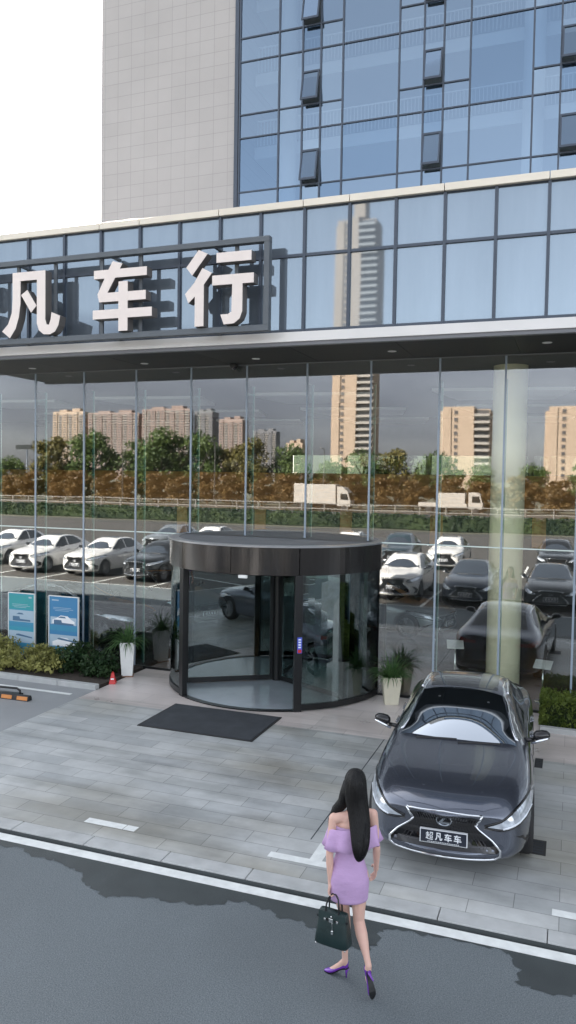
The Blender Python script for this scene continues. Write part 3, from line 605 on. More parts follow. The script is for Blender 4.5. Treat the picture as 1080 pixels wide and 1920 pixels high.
# ------------------------------------------------------------------ cars
def car_cage(st, L, nose_k, tail_k, hw):
    rs = []
    for (y, zb, wb, ws, zs, wsh, zsh, wbe, zbe, wr, zr, w2, z2, zt) in st:
        half = [(0,zb),(wb,zb),(ws*.975,zb+.09),(ws,zs),(wsh,zsh),(wbe,zbe),(wr,zr),(w2,z2),(0,zt)]
        ring = [(x,y,z) for x,z in half] + [(-x,y,z) for x,z in half[-2:0:-1]]
        out = []
        for x,yy,z in ring:
            q = min(1, abs(x)/hw)
            dy = nose_k*q**2.3*sm(-L/2+1.3, -L/2, yy) - tail_k*q**2.5*sm(L/2-1.0, L/2, yy)
            out.append((x,yy+dy,z))
        rs.append(out)
    n = 16; m = len(rs); vs = [p for r in rs for p in r]; fs = []
    for i in range(m-1):
        for k in range(n): fs.append((i*n+k, i*n+(k+1)%n, (i+1)*n+(k+1)%n, (i+1)*n+k))
    for base, flip in ((0,True),((m-1)*n,False)):
        for k in range(8):
            a, b = k, k+1; a2, b2 = (16-a)%16, (16-b)%16
            f = [base+a, base+b, base+b2, base+a2]
            f = [x for i, x in enumerate(f) if x not in f[:i]]
            fs.append(tuple(f[::-1]) if flip else tuple(f))
    return vs, fs
def make_body(name, st, L, nose_k, tail_k, hw, axles, wr, track):
    vs, fs = car_cage(st, L, nose_k, tail_k, hw)
    me = bpy.data.meshes.new(name); me.from_pydata(vs, [], fs)
    bm = bmesh.new(); bm.from_mesh(me); bmesh.ops.recalc_face_normals(bm, faces=bm.faces); bm.to_mesh(me); bm.free()
    o = bpy.data.objects.new(name, me); COL.objects.link(o)
    s = o.modifiers.new('s', 'SUBSURF'); s.levels = s.render_levels = 3
    me2 = eval_mesh(o); bm = bmesh.new(); bm.from_mesh(me2); bmesh.ops.triangulate(bm, faces=bm.faces); bvh = BVHTree.FromBMesh(bm); bm.free()
    cut = MB()
    for ay in axles:
        for sx in (-1,1):
            cut.lathe([(0,.5*sx),(wr+.045,.5*sx),(wr+.045,1.3*sx),(0,1.3*sx)], 32, (0,ay,wr), axis='x')
    co = cut.build('cut', M['blackmatt'])
    b = o.modifiers.new('b', 'BOOLEAN'); b.object = co; b.operation = 'DIFFERENCE'; b.solver = 'EXACT'
    me3 = eval_mesh(o); o.modifiers.clear(); o.data = me3; me3.shade_smooth(); kill(co)
    for p in me3.polygons:
        pass
    return o, bvh
def dense(poly, step):
    """2-D polygon -> triangulation with inner points"""
    b = []
    n = len(poly)
    for i in range(n):
        p, q = V(poly[i]), V(poly[(i+1)%n]); k = max(1, int((q-p).length/step))
        for j in range(k): b.append(p + (q-p)*(j/k))
    def inside(x, y):
        c = False; j = n-1
        for i in range(n):
            xi, yi = poly[i]; xj, yj = poly[j]
            if (yi > y) != (yj > y) and x < (xj-xi)*(y-yi)/(yj-yi)+xi: c = not c
            j = i
        return c
    xs = [p[0] for p in poly]; ys = [p[1] for p in poly]
    pts = list(b); x = min(xs)+step/2
    while x < max(xs):
        y = min(ys)+step/2
        while y < max(ys):
            if inside(x, y) and min((V((x,y))-q).length for q in b) > step*.4: pts.append(V((x,y)))
            y += step
        x += step
    nb = len(b)
    r = delaunay_2d_cdt(pts, [], [list(range(nb))], 1, 1e-6)
    return [tuple(p) for p in r[0]], [tuple(f) for f in r[2]], nb
def patch(mb, bvh, poly, o, u, v, off=.004, depth=.012, step=.07):
    """lay a thin shaped panel on the car body: polygon in plane (o,u,v) thrown on the body along the plane's normal"""
    o, u, v = V(o), V(u).normalized(), V(v).normalized(); n = u.cross(v)
    pts, tris, nb = dense(poly, step); top = []; low = []; ok = []
    for a, b in pts:
        p = o + u*a + v*b
        h = bvh.ray_cast(p + n*4, -n)
        if h[0] is None: h = bvh.find_nearest(p)
        nn = h[1] if h[1].dot(n) > 0 else -h[1]
        top.append(h[0] + nn*off); low.append(h[0] - nn*depth)
    k = len(top)
    fs = list(tris)
    # skirt
    ed = {}
    for f in tris:
        for i in range(len(f)):
            e = (f[i], f[(i+1)%len(f)]); ed[e] = 1
    for (a, b) in ed:
        if (b, a) not in ed:
            j = len(top); rim = [top[a], top[b]]; top += rim; low += [low[a], low[b]]; fs.append((j+1, j, ('l',a), ('l',b)))
    T_ = len(top)
    fs = [tuple(T_+x[1] if isinstance(x, tuple) else x for x in f) for f in fs]
    mb.add(top+low, fs); return mb
def ribbon(mb, bvh, path, w, o, u, v, off=.006, depth=.01, closed=False, step=.05, w1=None):
    o, u, v = V(o), V(u).normalized(), V(v).normalized(); n = u.cross(v)
    P = [V(p) for p in path]
    if closed: P.append(P[0])
    Q = []
    for a, b in zip(P, P[1:]):
        k = max(1, int((b-a).length/step)); Q += [a+(b-a)*(j/k) for j in range(k)]
    Q.append(P[-1]); m = len(Q); rs = []
    for i, p in enumerate(Q):
        if closed: d = Q[(i+1) % (m-1)] - Q[(i-1) % (m-1)]
        else: d = Q[min(i+1,m-1)] - Q[max(i-1,0)]
        d.normalize(); nn2 = V((-d.y, d.x)); ww = w if w1 is None else w+(w1-w)*i/(m-1)
        row = []
        for s_, dz in ((-1,-depth),(-1,off),(1,off),(1,-depth)):
            a, b = p + nn2*ww/2*s_; q = o + u*a + v*b; h = bvh.ray_cast(q + n*4, -n)
            if h[0] is None: h = bvh.find_nearest(q)
            nn = h[1] if h[1].dot(n) > 0 else -h[1]
            row.append(h[0] + nn*dz)
        rs.append(row)
    mb.rings(rs, cap=True); return mb
def mir(poly): return [(-a,b) for a,b in poly][::-1]
FRONT = ((0,0,0),(1,0,0),(0,0,1)); REAR = ((0,0,0),(-1,0,0),(0,0,1)); TOPV = ((0,0,0),(1,0,0),(0,1,0))
RIGHT = ((0,0,0),(0,1,0),(0,0,1)); LEFT = ((0,0,0),(0,-1,0),(0,0,1))
def wheel(parent, x, y, r, w):
    s = 1 if x > 0 else -1
    t = bpy.data.objects.new('wheel', None); COL.objects.link(t); t.parent = parent; t.location = (x,y,r); t.empty_display_size = .2
    m = MB(); m.lathe([(r*.70,-w/2),(r*.92,-w/2),(r,-w*.32),(r,w*.32),(r*.92,w/2),(r*.70,w/2)], 36, axis='x'); m.build('tyre', M['tyre'], t, True, world=False)
    m = MB(); m.lathe([(r*.70,-w*.48),(r*.72,w*.40*s),(r*.66,w*.46*s),(r*.63,w*.40*s),(r*.62,-w*.3*s)], 36, axis='x')
    m.lathe([(0,w*.36*s),(r*.14,w*.36*s),(r*.17,w*.30*s),(r*.17,w*.1*s),(0,w*.1*s)], 18, axis='x')
    for k in range(5):
        for dk in (-.16,.16):
            a = 2*PI*k/5
            p = (w*.31*s, r*.12*math.cos(a+dk), r*.12*math.sin(a+dk)); q = (w*.40*s, r*.66*math.cos(a+dk*1.25), r*.66*math.sin(a+dk*1.25)); m.bar(p, q, .035, .04, up=(1,0,0))
    m.build('rim', M['rim'], t, world=False)
    m = MB(); m.lathe([(r*.55,w*.02*s),(0,w*.02*s)], 24, axis='x'); m.build('brake_disc', M['darkchrome'], t, world=False)
def make_car(kind, label, paintm, glassroof=False):
    if kind == 'sedan':
        L, hw, wr, axles, track = 4.96, .93, .345, (-1.47,1.40), .80
        st = [(-2.47,.31,.44,.60,.42,.585,.55,.52,.645,.40,.675,.20,.69,.692),
              (-2.43,.205,.60,.75,.40,.735,.58,.65,.70,.48,.74,.25,.757,.76),
              (-2.28,.18,.72,.85,.43,.835,.64,.74,.765,.54,.812,.28,.83,.832),
              (-1.95,.17,.80,.905,.48,.89,.72,.785,.84,.56,.882,.28,.897,.90),
              (-1.47,.17,.83,.93,.50,.918,.78,.81,.90,.57,.935,.28,.95,.953),
              (-1.05,.17,.83,.925,.52,.91,.83,.81,.942,.60,.967,.30,.985,.99),
              (-.80,.17,.83,.92,.53,.905,.855,.80,.957,.70,1.0,.42,1.03,1.04),
              (-.40,.17,.83,.92,.54,.90,.87,.79,.972,.655,1.175,.44,1.21,1.222),
              (-.02,.17,.83,.92,.54,.90,.88,.785,.985,.60,1.345,.43,1.40,1.415),
              (.50,.17,.83,.92,.55,.90,.89,.785,.995,.59,1.38,.43,1.43,1.443),
              (1.0,.17,.83,.925,.56,.905,.90,.785,1.005,.58,1.345,.42,1.395,1.41),
              (1.45,.17,.83,.93,.57,.915,.91,.79,1.015,.61,1.215,.43,1.285,1.305),
              (1.86,.18,.82,.92,.58,.905,.915,.79,1.02,.66,1.06,.44,1.115,1.135),
              (2.15,.19,.78,.90,.58,.885,.90,.76,1.0,.56,1.03,.30,1.04,1.045),
              (2.40,.24,.70,.86,.56,.84,.84,.72,.965,.50,1.0,.28,1.01,1.01),
              (2.475,.34,.58,.78,.56,.76,.80,.64,.89,.46,.93,.24,.945,.945)]
        nk, tk = .36, .25
        ws = [(-.705,-.875,.965),(-.62,-.62,1.09),(-.545,-.26,1.28),(-.50,-.06,1.365),(-.28,-.01,1.398),(0,-.02,1.415),(.28,-.01,1.398),(.50,-.06,1.365),(.545,-.26,1.28),(.62,-.62,1.09),(.705,-.875,.965),(.40,-1.0,.985),(0,-1.01,.985),(-.40,-1.0,.985)]
        rw = [(-.58,1.84,1.07),(-.52,1.5,1.235),(-.47,1.18,1.35),(0,1.10,1.395),(.47,1.18,1.35),(.52,1.5,1.235),(.58,1.84,1.07),(0,1.93,1.10)]
        swf = [(-.72,1.0),(-.25,1.005),(.30,1.015),(.30,1.365),(.02,1.325),(-.25,1.215),(-.48,1.11)]
        swr = [(.39,1.017),(.9,1.03),(1.32,1.06),(1.40,1.10),(1.2,1.215),(.95,1.305),(.65,1.36),(.39,1.37)]
        gr = [(x*.88, z) for x, z in [(-.44,.715),(0,.735),(.44,.715),(.42,.66),(.365,.60),(.40,.55),(.56,.44),(.655,.345),(.655,.285),(.60,.245),(.40,.232),(0,.225),(-.40,.232),(-.60,.245),(-.655,.285),(-.655,.345),(-.56,.44),(-.40,.55),(-.365,.60),(-.42,.66)]]
        hl = [(.415,.590),(.60,.572),(.76,.602),(.885,.650),(.905,.735),(.87,.775),(.72,.725),(.58,.655)]
        bon = [(-.40,-2.345),(0,-2.42),(.40,-2.345),(.60,-2.20),(.69,-1.9),(.73,-1.5),(.745,-1.12),(.40,-1.10),(0,-1.13),(-.40,-1.10),(-.745,-1.12),(-.73,-1.5),(-.69,-1.9),(-.60,-2.20)]
        vent = [(.735,.475),(.80,.455),(.85,.40),(.868,.33),(.872,.26),(.83,.255),(.84,.34),(.80,.42)]
        tl = [(.40,.80),(.72,.80),(.86,.84),(.88,.90),(.80,.925),(.62,.875),(.40,.855)]
        plz = (.365,.490); mir_y, mir_z, mx = -.50, 1.0, .90; tailz = (.66,.78)
    else:
        L, hw, wr, axles, track = 4.64, .93, .37, (-1.36,1.30), .80
        st = [(-2.30,.34,.46,.62,.50,.60,.66,.54,.80,.42,.85,.20,.87,.872),
              (-2.26,.24,.62,.77,.48,.75,.70,.67,.87,.50,.92,.25,.94,.945),
              (-2.10,.22,.74,.87,.50,.855,.76,.76,.93,.55,.985,.28,1.0,1.005),
              (-1.80,.21,.81,.92,.54,.905,.84,.80,.985,.57,1.03,.28,1.045,1.05),
              (-1.36,.21,.84,.93,.56,.92,.90,.82,1.03,.58,1.07,.28,1.085,1.088),
              (-.98,.21,.84,.925,.58,.915,.94,.82,1.06,.62,1.09,.30,1.11,1.115),
              (-.75,.21,.84,.92,.58,.91,.96,.81,1.075,.71,1.13,.42,1.18,1.205),
              (-.40,.21,.84,.92,.59,.905,.98,.80,1.09,.68,1.31,.45,1.385,1.41),
              (-.05,.21,.84,.92,.60,.905,.99,.80,1.10,.635,1.50,.45,1.565,1.58),
              (.50,.21,.84,.92,.60,.905,1.0,.80,1.11,.63,1.57,.45,1.625,1.64),
              (1.1,.21,.84,.925,.62,.91,1.02,.80,1.13,.61,1.54,.44,1.59,1.605),
              (1.6,.22,.84,.93,.64,.92,1.04,.80,1.16,.59,1.43,.42,1.485,1.50),
              (1.95,.23,.82,.92,.66,.905,1.05,.79,1.17,.59,1.28,.40,1.33,1.345),
              (2.18,.26,.76,.89,.66,.87,1.0,.76,1.10,.56,1.14,.32,1.16,1.16),
              (2.31,.38,.62,.80,.64,.78,.92,.68,1.02,.5,1.05,.28,1.06,1.06)]
        nk, tk = .34, .22
        ws = [(-.715,-.80,1.09),(-.63,-.52,1.24),(-.565,-.24,1.40),(-.52,-.05,1.50),(-.28,.02,1.545),(0,.03,1.55),(.28,.02,1.545),(.52,-.05,1.50),(.565,-.24,1.40),(.63,-.52,1.24),(.715,-.80,1.09),(.40,-.93,1.11),(0,-.97,1.115),(-.40,-.93,1.11)]
        rw = [(-.58,1.98,1.27),(-.52,1.72,1.40),(-.48,1.52,1.46),(0,1.50,1.49),(.48,1.52,1.46),(.52,1.72,1.40),(.58,1.98,1.27),(0,2.03,1.28)]
        swf = [(-.64,1.12),(-.2,1.125),(.30,1.135),(.30,1.545),(.02,1.49),(-.22,1.36),(-.44,1.235)]
        swr = [(.39,1.137),(.9,1.155),(1.30,1.19),(1.48,1.26),(1.28,1.40),(1.0,1.50),(.65,1.545),(.39,1.55)]
        gr = [(-.44,.89),(0,.905),(.44,.89),(.41,.80),(.375,.72),(.42,.66),(.54,.54),(.62,.44),(.60,.36),(.40,.335),(0,.325),(-.40,.335),(-.60,.36),(-.62,.44),(-.54,.54),(-.42,.66),(-.375,.72),(-.41,.80)]
        hl = [(.48,.77),(.62,.755),(.78,.80),(.88,.85),(.895,.91),(.86,.93),(.70,.88),(.56,.84)]
        bon = [(-.40,-2.17),(0,-2.24),(.40,-2.17),(.62,-2.03),(.71,-1.75),(.75,-1.36),(.765,-1.03),(.40,-1.02),(0,-1.05),(-.40,-1.02),(-.765,-1.03),(-.75,-1.36),(-.71,-1.75),(-.62,-2.03)]
        vent = [(.68,.60),(.78,.58),(.86,.50),(.84,.36),(.74,.34),(.80,.46)]
        tl = [(.45,.92),(.72,.92),(.87,.97),(.88,1.03),(.80,1.06),(.62,1.02),(.45,1.0)]
        plz = (.49,.60); mir_y, mir_z, mx = -.46, 1.13, .90; tailz = (.70,.82)
    root = thing(kind, label, 'car')
    body, bvh = make_body('body', st, L, nk, tk, hw, axles, wr, track)
    body.data.materials.clear(); body.data.materials.append(paintm); body.parent = root
    def P(name, mat, fn, par=None, smooth=True):
        m = MB(); fn(m); o_ = m.build(name, mat, None, smooth, fix=False); o_.parent = par or root
        return o_
    def pl3(pts, o, u, v):
        o, u, v = V(o), V(u).normalized(), V(v).normalized(); return [((V(p)-o).dot(u), (V(p)-o).dot(v)) for p in pts]
    wf = ((0,-.5,(ws[0][2]+ws[5][2])/2),(1,0,0),(0,.9,.43)); rf = ((0,1.5,1.2),(-1,0,0),(0,-.9,.43))
    def screen(m):
        ed = [V((abs(p[0]), p[1], p[2])) for p in ws[0:4]]; c0, c1 = V(ws[12]) + V((0,.075,.012)), V(ws[5]); nrm = V((0, -(c1.z-c0.z), c1.y-c0.y)).normalized()
        nt_, ns = 14, 20; rows = []; low = []
        for i in range(nt_+1):
            t = i/nt_; u = t*3; k = min(2, int(u)); e = ed[k].lerp(ed[k+1], u-k); c = c0.lerp(c1, t) + nrm*(.135*t*(1-t)+.012)
            if i == nt_: e = ed[3]
            row = []
            for j in range(-ns//2, ns//2+1):
                q = 2*j/ns; p = c + (V((0, e.y, e.z))+nrm*.008-V((0,c.y,c.z)))*(abs(q)**2.2); p.x = q*e.x*1.012; row.append(p)
            rows.append(row); low.append([p - nrm*.03 for p in row])
        m.rings(rows, cap=False, closed=False)
        for rim in ([r[0] for r in rows], [r[-1] for r in rows], rows[0], rows[-1]): m.rings([[p.copy() for p in rim], [p - nrm*.035 for p in rim]], cap=False, closed=False)
    P('windscreen', M['filmglass'], screen)
    P('rear_window', M['carglass'], lambda m: patch(m, bvh, pl3(rw, *rf)[::-1], *rf, off=.005))
    bo = P('bonnet', paintm, lambda m: patch(m, bvh, bon, *TOPV, off=.007, depth=.01, step=.06))
    for s in (1,-1):
        F = RIGHT if s > 0 else LEFT; fl = (lambda p: p) if s > 0 else mir
        for poly in (swf, swr): P('side_window', M['carglass'], lambda m: patch(m, bvh, fl(poly), *F, off=.005))
        top = [swf[0],swf[6],swf[5],swf[4],swf[3],swr[7],swr[6],swr[5],swr[4],swr[3]]
        P('window_trim', M['chrome'], lambda m: ribbon(m, bvh, fl([(a,b+.012) for a,b in top]), .018, *F, off=.008))
        P('headlight', M['lamp'], lambda m: patch(m, bvh, hl if s > 0 else mir(hl), *FRONT, off=.006, step=.04))
        h = [c for c in root.children if c.name.startswith('headlight')][-1]
        P('lamp_strip', M['drl'], lambda m: ribbon(m, bvh, [(s*a,b) for a,b in (hl[1],hl[2],hl[3])], .016, *FRONT, off=.011), h)
        P('lamp_surround', M['blackgloss'], lambda m: ribbon(m, bvh, [(s*a,b) for a,b in (hl[0],hl[7],hl[6],hl[5],hl[4])], .022, *FRONT, off=.009), h)
        P('lamp_base', M['blackgloss'], lambda m: ribbon(m, bvh, [(s*a,b-.018) for a,b in (hl[0],hl[1],hl[2],hl[3])], .018, *FRONT, off=.009), h)
        P('bumper_vent', M['blackmatt'], lambda m: patch(m, bvh, vent if s > 0 else mir(vent), *FRONT, off=.003, step=.04))
        P('taillight', M['tail'], lambda m: patch(m, bvh, tl if s > 0 else mir(tl), *REAR, off=.006, step=.05))
        for y0, y1 in ((-.62,.34),(.36,1.02)):
            zz = st[8][10]*.0
            P('door', paintm, lambda m: patch(m, bvh, fl([(y0,.30),(y1,.30),(y1,st[9][6]+.06),(y0,st[9][6]+.03)]), *F, off=.006, depth=.008, step=.10))
            d = [c for c in root.children if c.name.startswith('door')][-1]
            P('handle', M['darkchrome'], lambda m: ribbon(m, bvh, fl([(y1-.28,st[9][6]-.055),(y1-.06,st[9][6]-.05)]), .024, *F, off=.03, depth=0), d)
        P('sill', M['blackmatt'], lambda m: ribbon(m, bvh, fl([(-1.0,.22),(.95,.22)]), .07, *F, off=.012))
        # mirror: stalk, two tone shell
        m = MB(); xs = s*mx
        m.tube([(s*(mx-.12),mir_y+.03,mir_z-.05),(s*(mx+.02),mir_y+.02,mir_z-.03)], [.03,.025], 8)
        rs = []
        for t, sc in ((0,.55),(.18,.95),(.5,1.0),(.8,.85),(1,.35)):
            x = s*(mx+.0+.20*t); c = (mir_y+.02*t, mir_z+.02+.025*t)
            rs.append([(x, c[0]+.075*sc*math.cos(a), c[1]+(.075 if math.sin(a) > 0 else .055)*sc*math.sin(a)) for a in [2*PI*k/12 for k in range(12)]])
        m.rings(rs); mr = m.build('wing_mirror', M['blackgloss'], None, True); mr.parent = root
        m = MB(); m.tube([(s*(mx-.02),mir_y-.055,mir_z-.055),(s*(mx+.08),mir_y-.075,mir_z-.008),(s*(mx+.19),mir_y-.045,mir_z+.03)], [.014,.02,.012], 8); q = m.build('mirror_trim', M['chrome'], None, True); q.parent = mr
        for ay in axles: wheel(root, s*track, ay, wr, .23)
    g = P('grille', M['blackgloss'], lambda m: patch(m, bvh, gr, *FRONT, off=.002, step=.06), None, False)
    def slats(m):
        zt = gr[1][1]; zw = gr[4][1]; kx = .88 if kind == 'sedan' else 1
        for k in range(-12,13):
            x0 = k*.034*kx; ribbon(m, bvh, [(x0,zt-.02),(x0*.86,zw+.0)], .009, *FRONT, off=.010, step=.08)
        zb = gr[11][1]
        for k in range(-11,12):
            ribbon(m, bvh, [(k*.031*kx,zw-.03),(k*.054*kx,zb+.03)], .006, *FRONT, off=.006, step=.12)
        for z in (zw-.10,zw-.17,zw-.24): ribbon(m, bvh, [((-.42-(zw-z)*.4)*kx,z),((.42+(zw-z)*.4)*kx,z)], .006, *FRONT, off=.006, step=.15)
    P('grille_bar', M['grillebar'], slats, g, False)
    n = len(gr); half = [gr[i] for i in range(2, n//2+2)]
    def chrome(m):
        for s in (1,-1):
            hh = gr[2:] + gr[:1]
            side = [p for p in gr if p[0] >= 0 and p[1] < gr[0][1]+.03 and p[0] > .01]
            side = sorted(side, key=lambda p: -p[1])
            up = [(s*a, b) for a, b in side[:3]]; ribbon(m, bvh, up, .02, *FRONT, off=.014, w1=.02)
            lo = [(s*a, b) for a, b in side[2:]] + [(0, gr[(11 if kind == 'sedan' else 10)][1])]
            ribbon(m, bvh, lo, .016, *FRONT, off=.014, w1=.026)
        ribbon(m, bvh, [gr[0],gr[1],gr[2]], .014, *FRONT, off=.012)
    P('grille_surround', M['chrome'], chrome, g)
    yb = bvh.ray_cast(V((0,-5,plz[0]+.05)), V((0,1,0)))[0].y
    m = MB(); m.box(-.248,.248,yb-.045,yb-.012,plz[0]-.010,plz[1]+.010); npz = m.build('number_plate', M['platewhite'], None); npz.parent = root
    m = MB(); m.box(-.238,.238,yb-.048,yb-.0452,plz[0]-.003,plz[1]+.003); q = m.build('plate_face', M['plate'], None); q.parent = npz
    # plate lettering
    m = MB(); zc = plz[0]+.022
    for i, key in enumerate(('chao','fan','che','che' if kind == 'sedan' else 'xing')):
        allp = [p for stt in CH[key] for p in stt]; x0, x1 = min(p[0] for p in allp), max(p[0] for p in allp); z0, z1 = min(p[1] for p in allp), max(p[1] for p in allp)
        for j, stt in enumerate(CH[key]):
            m.prism([(-.185+.098*i+(a-x0)/(x1-x0)*.078, zc+.004+(b-z0)/(z1-z0)*.084) for a,b in stt], lambda a,b,d: (a,d,b), yb-.0505-.0002*j, yb-.0481)
    for k in range(18): m.box(-.165+.0185*k,-.165+.0185*k+.012,yb-.0495,yb-.0481,plz[0]+.004,plz[0]+.011)
    q = m.build('plate_text', M['platewhite'], None); q.parent = npz
    # emblem: oval ring with a slanted stroke
    ze = gr[4][1]+.015; ye = bvh.ray_cast(V((0,-5,ze)), V((0,1,0)))[0].y-.014
    m = MB(); m.tube([(.078*math.cos(t),ye,ze+.058*math.sin(t)) for t in [2*PI*k/28 for k in range(29)]], .009, 6, cap=False)
    m.prism([(.012,.045),(.032,.040),(-.018,-.020),(.055,-.022),(.062,-.036),(-.055,-.036),(-.058,-.028)], lambda a,b,d: (a,ye+d,ze+b), -.008, .004)
    q = m.build('emblem', M['chrome'], None, False); q.parent = g
    m = MB(); m.prism([(.072*math.cos(2*PI*k/24),.052*math.sin(2*PI*k/24)) for k in range(24)], lambda a,b,d: (a,ye+d,ze+b), .003, .012); q2 = m.build('emblem_ground', M['blackgloss'], None); q2.parent = g
    yr = bvh.ray_cast(V((0,5,tailz[0]+.06)), V((0,-1,0)))[0].y
    m = MB(); m.box(-.23,.23,yr-.01,yr+.014,tailz[0]-.01,tailz[1]+.02); q = m.build('rear_plate', M['plate'], None); q.parent = root
    P('rear_bumper', M['blackmatt'], lambda m: patch(m, bvh, [(-.70,.24),(.70,.24),(.74,.36),(.6,.44),(-.6,.44),(-.74,.36)], *REAR, off=.004, step=.08))
    m = MB()
    if glassroof or kind == 'suv':
        y0, y1, w = (.12,1.02,.44) if kind == 'sedan' else (.16,.78,.40)
        P('roof_glass', M['carglass'], lambda m: patch(m, bvh, [(-w,y0),(w,y0),(w,y1),(-w,y1)], *TOPV, off=.006))
        xr = .565 if kind == 'sedan' else .60
        for s in (1,-1): P('roof_rail', M['chrome'] if kind == 'sedan' else M['darkchrome'], lambda m: ribbon(m, bvh, [(s*xr,.20),(s*(xr-.005),.6),(s*(xr-.025),1.15)], .022, *TOPV, off=.016))
    P('wiper', M['blackmatt'], lambda m: [ribbon(m, bvh, pl3([(a,b,c),(d,e,f)], *wf), .016, *wf, off=.014) for a,b,c,d,e,f in ((-.50,ws[0][1]-.06,ws[0][2]-.02,.0,ws[0][1]-.04,ws[0][2]+.0),(.02,ws[0][1]-.12,ws[0][2],.52,ws[0][1]-.02,ws[0][2]+.0))])
    return root
def car_at(proto, x, y, z, rz, label, group, paintm=None, old=None):
    c = copy_tree(proto); c.location = (x,y,z); c.scale = (1,1,1); c.rotation_euler = (0,0,rz); c['label'] = label
    if group: c['group'] = group
    if paintm:
        for o in c.children:
            if o.type == 'MESH' and o.data.materials and o.data.materials[0] == old:
                o.material_slots[0].link = 'OBJECT'; o.material_slots[0].material = paintm
    return c
sed = make_car('sedan', 'dark grey metallic sedan parked nose out on the paving beside the revolving door', M['p_grey'], True)
sed.location = (-1.36,-4.36,0); sed.scale = (1.05,1.05,1.05); sed.rotation_euler = (0,0,R(3))
suv = make_car('suv', 'white sport utility car in the front parking row right of the revolving door', M['p_white'])
FR, RR, IN = 'cars in the front row of the car park', 'cars in the rear row of the car park', 'cars inside the showroom'
suv.location = (-6.05,-14.55,-.06); suv.rotation_euler = (0,0,PI); suv['group'] = FR
W, N_, BK, SI, TE = M['p_white'], M['p_navy'], M['p_black'], M['p_silver'], M['p_teal']
for kind, x, y, lab, pnt, grp, rz in [
    ('sedan',-3.55,-14.75,'navy blue sedan in the front parking row beside the white car, behind the round column',N_,FR,0),
    ('sedan',-.72,-15.0,'black sedan in the front parking row, rightmost car seen in the glass',BK,FR,0),
    ('suv',-17.0,-14.6,'black sport utility car with a pale plate in the front row beside three white ones',BK,FR,0),
    ('suv',-20.2,-15.3,'white sport utility car in the front row next to the black pale-plated one',None,FR,0),
    ('suv',-23.2,-15.2,'white sport utility car standing between two other white cars in the front row',None,FR,0),
    ('suv',-27.0,-17.0,'white sport utility car at the left end of the three, set back behind the others',None,FR,0),
    ('suv',-5.9,-24.9,'white sport utility car in the rear row behind the gap between front cars',None,RR,0),
    ('suv',-.75,-25.2,'black sport utility car in the rear parking row behind the black sedan',BK,RR,0),
    ('suv',-8.6,-25.4,'grey blue sport utility car in the rear row left of the white one',TE,RR,0),
    ('suv',-11.3,-25.2,'white sport utility car in the rear row with only its roof above the revolving door',None,RR,0),
    ('sedan',-14.1,-26.3,'grey blue sedan in the rear row with its roof above the revolving door',TE,RR,0),
    ('sedan',-16.8,-26.0,'black sedan in the rear row behind the black sport utility car',BK,RR,0),
    ('suv',-19.6,-25.4,'white sport utility car in the rear row above the revolving door rim',None,RR,0),
    ('suv',-22.4,-25.4,'silver sport utility car in the rear row behind the three white cars',SI,RR,0)]:
    pr = sed if kind == 'sedan' else suv
    car_at(pr, x+rnd.uniform(-.06,.06), y+rnd.uniform(-.15,.15), -.06, PI+rz+R(rnd.uniform(-2.2,2.2)), lab, grp, pnt, M['p_grey'] if kind == 'sedan' else M['p_white'])
car_at(sed, -13.0, 2.75, .005, R(90), 'black sedan inside the showroom standing side-on behind the two posters', IN, BK, M['p_grey'])
car_at(sed, -11.9, 6.0, .005, R(62), 'silver sedan inside the showroom, behind the black sedan', IN, SI, M['p_grey'])
car_at(sed, -5.4, 7.0, .005, R(75), 'silver sedan inside the showroom seen through the revolving door', IN, SI, M['p_grey'])
# ------------------------------------------------------------------ plants
def leaf_quads(m, c, n, size, spread, rng, up=.3):
    """n small folded leaves round the point c"""
    for _ in range(n):
        d = V((rng.gauss(0,1),rng.gauss(0,1),rng.gauss(0,1)))
        if d.length < 1e-3: continue
        d.normalize(); r = rng.random()**.4
        p = V(c) + V((d.x*spread[0]*r, d.y*spread[1]*r, d.z*spread[2]*r))
        a = V((rng.gauss(0,1),rng.gauss(0,1),rng.gauss(0,1)+up)).normalized(); b = a.cross(d+V((.01,.02,.03))).normalized()
        s = size*rng.uniform(.6,1.3)
        m.add([p-b*s*.35, p+a*s*.55-b*s*.0+d*s*.1, p+b*s*.35, p-a*s*.5], [(0,1,2,3)])
def bush(name, label, cat, x, y, rx, ry, rz, mat, n, size, group=None, z=.02):
    rng = random.Random(int((x*37+y*91)*10)); t = thing(name, label, cat, (x,y,z), 0, group)
    m = MB()
    for k in range(26):
        a = rng.uniform(0,2*PI); q = rng.random()**.5; h = rng.uniform(.25,.8)
        c = (rx*.72*q*math.cos(a), ry*.72*q*math.sin(a), rz*(h*(1-.35*q*q)))
        leaf_quads(m, c, n//26, size, (rx*.34,ry*.34,rz*.24), rng)
    m.build('foliage', mat, t, world=False, fix=False)
    m = MB()
    for k in range(7):
        a = rng.uniform(0,2*PI); m.tube([(0,0,0),(rx*.25*math.cos(a),ry*.25*math.sin(a),rz*.35),(rx*.6*math.cos(a),ry*.6*math.sin(a),rz*.7)], [.014,.01,.005], 5)
    m.build('stem', M['bark'], t, world=False)
    return t
GL = 'low shrubs in the bed by the glass'
bush('low_shrub','pale green low shrub beside the parking bay kerb, first from the picture edge','shrub',-12.6,-1.35,.62,.45,.52,M['leaf_light'],1500,.075,GL)
bush('low_shrub','pale green low shrub in the middle of the row along the bed kerb','shrub',-11.75,-1.32,.58,.45,.50,M['leaf_light'],1500,.075,GL)
bush('low_shrub','pale green low shrub at the right end of the light row, beside the dark shrub','shrub',-10.85,-1.30,.60,.45,.50,M['leaf_light'],1500,.075,GL)
bush('low_shrub','olive green shrub close to the glass under the teal poster','shrub',-12.7,-.62,.70,.35,.66,M['leaf_light'],1300,.075,GL)
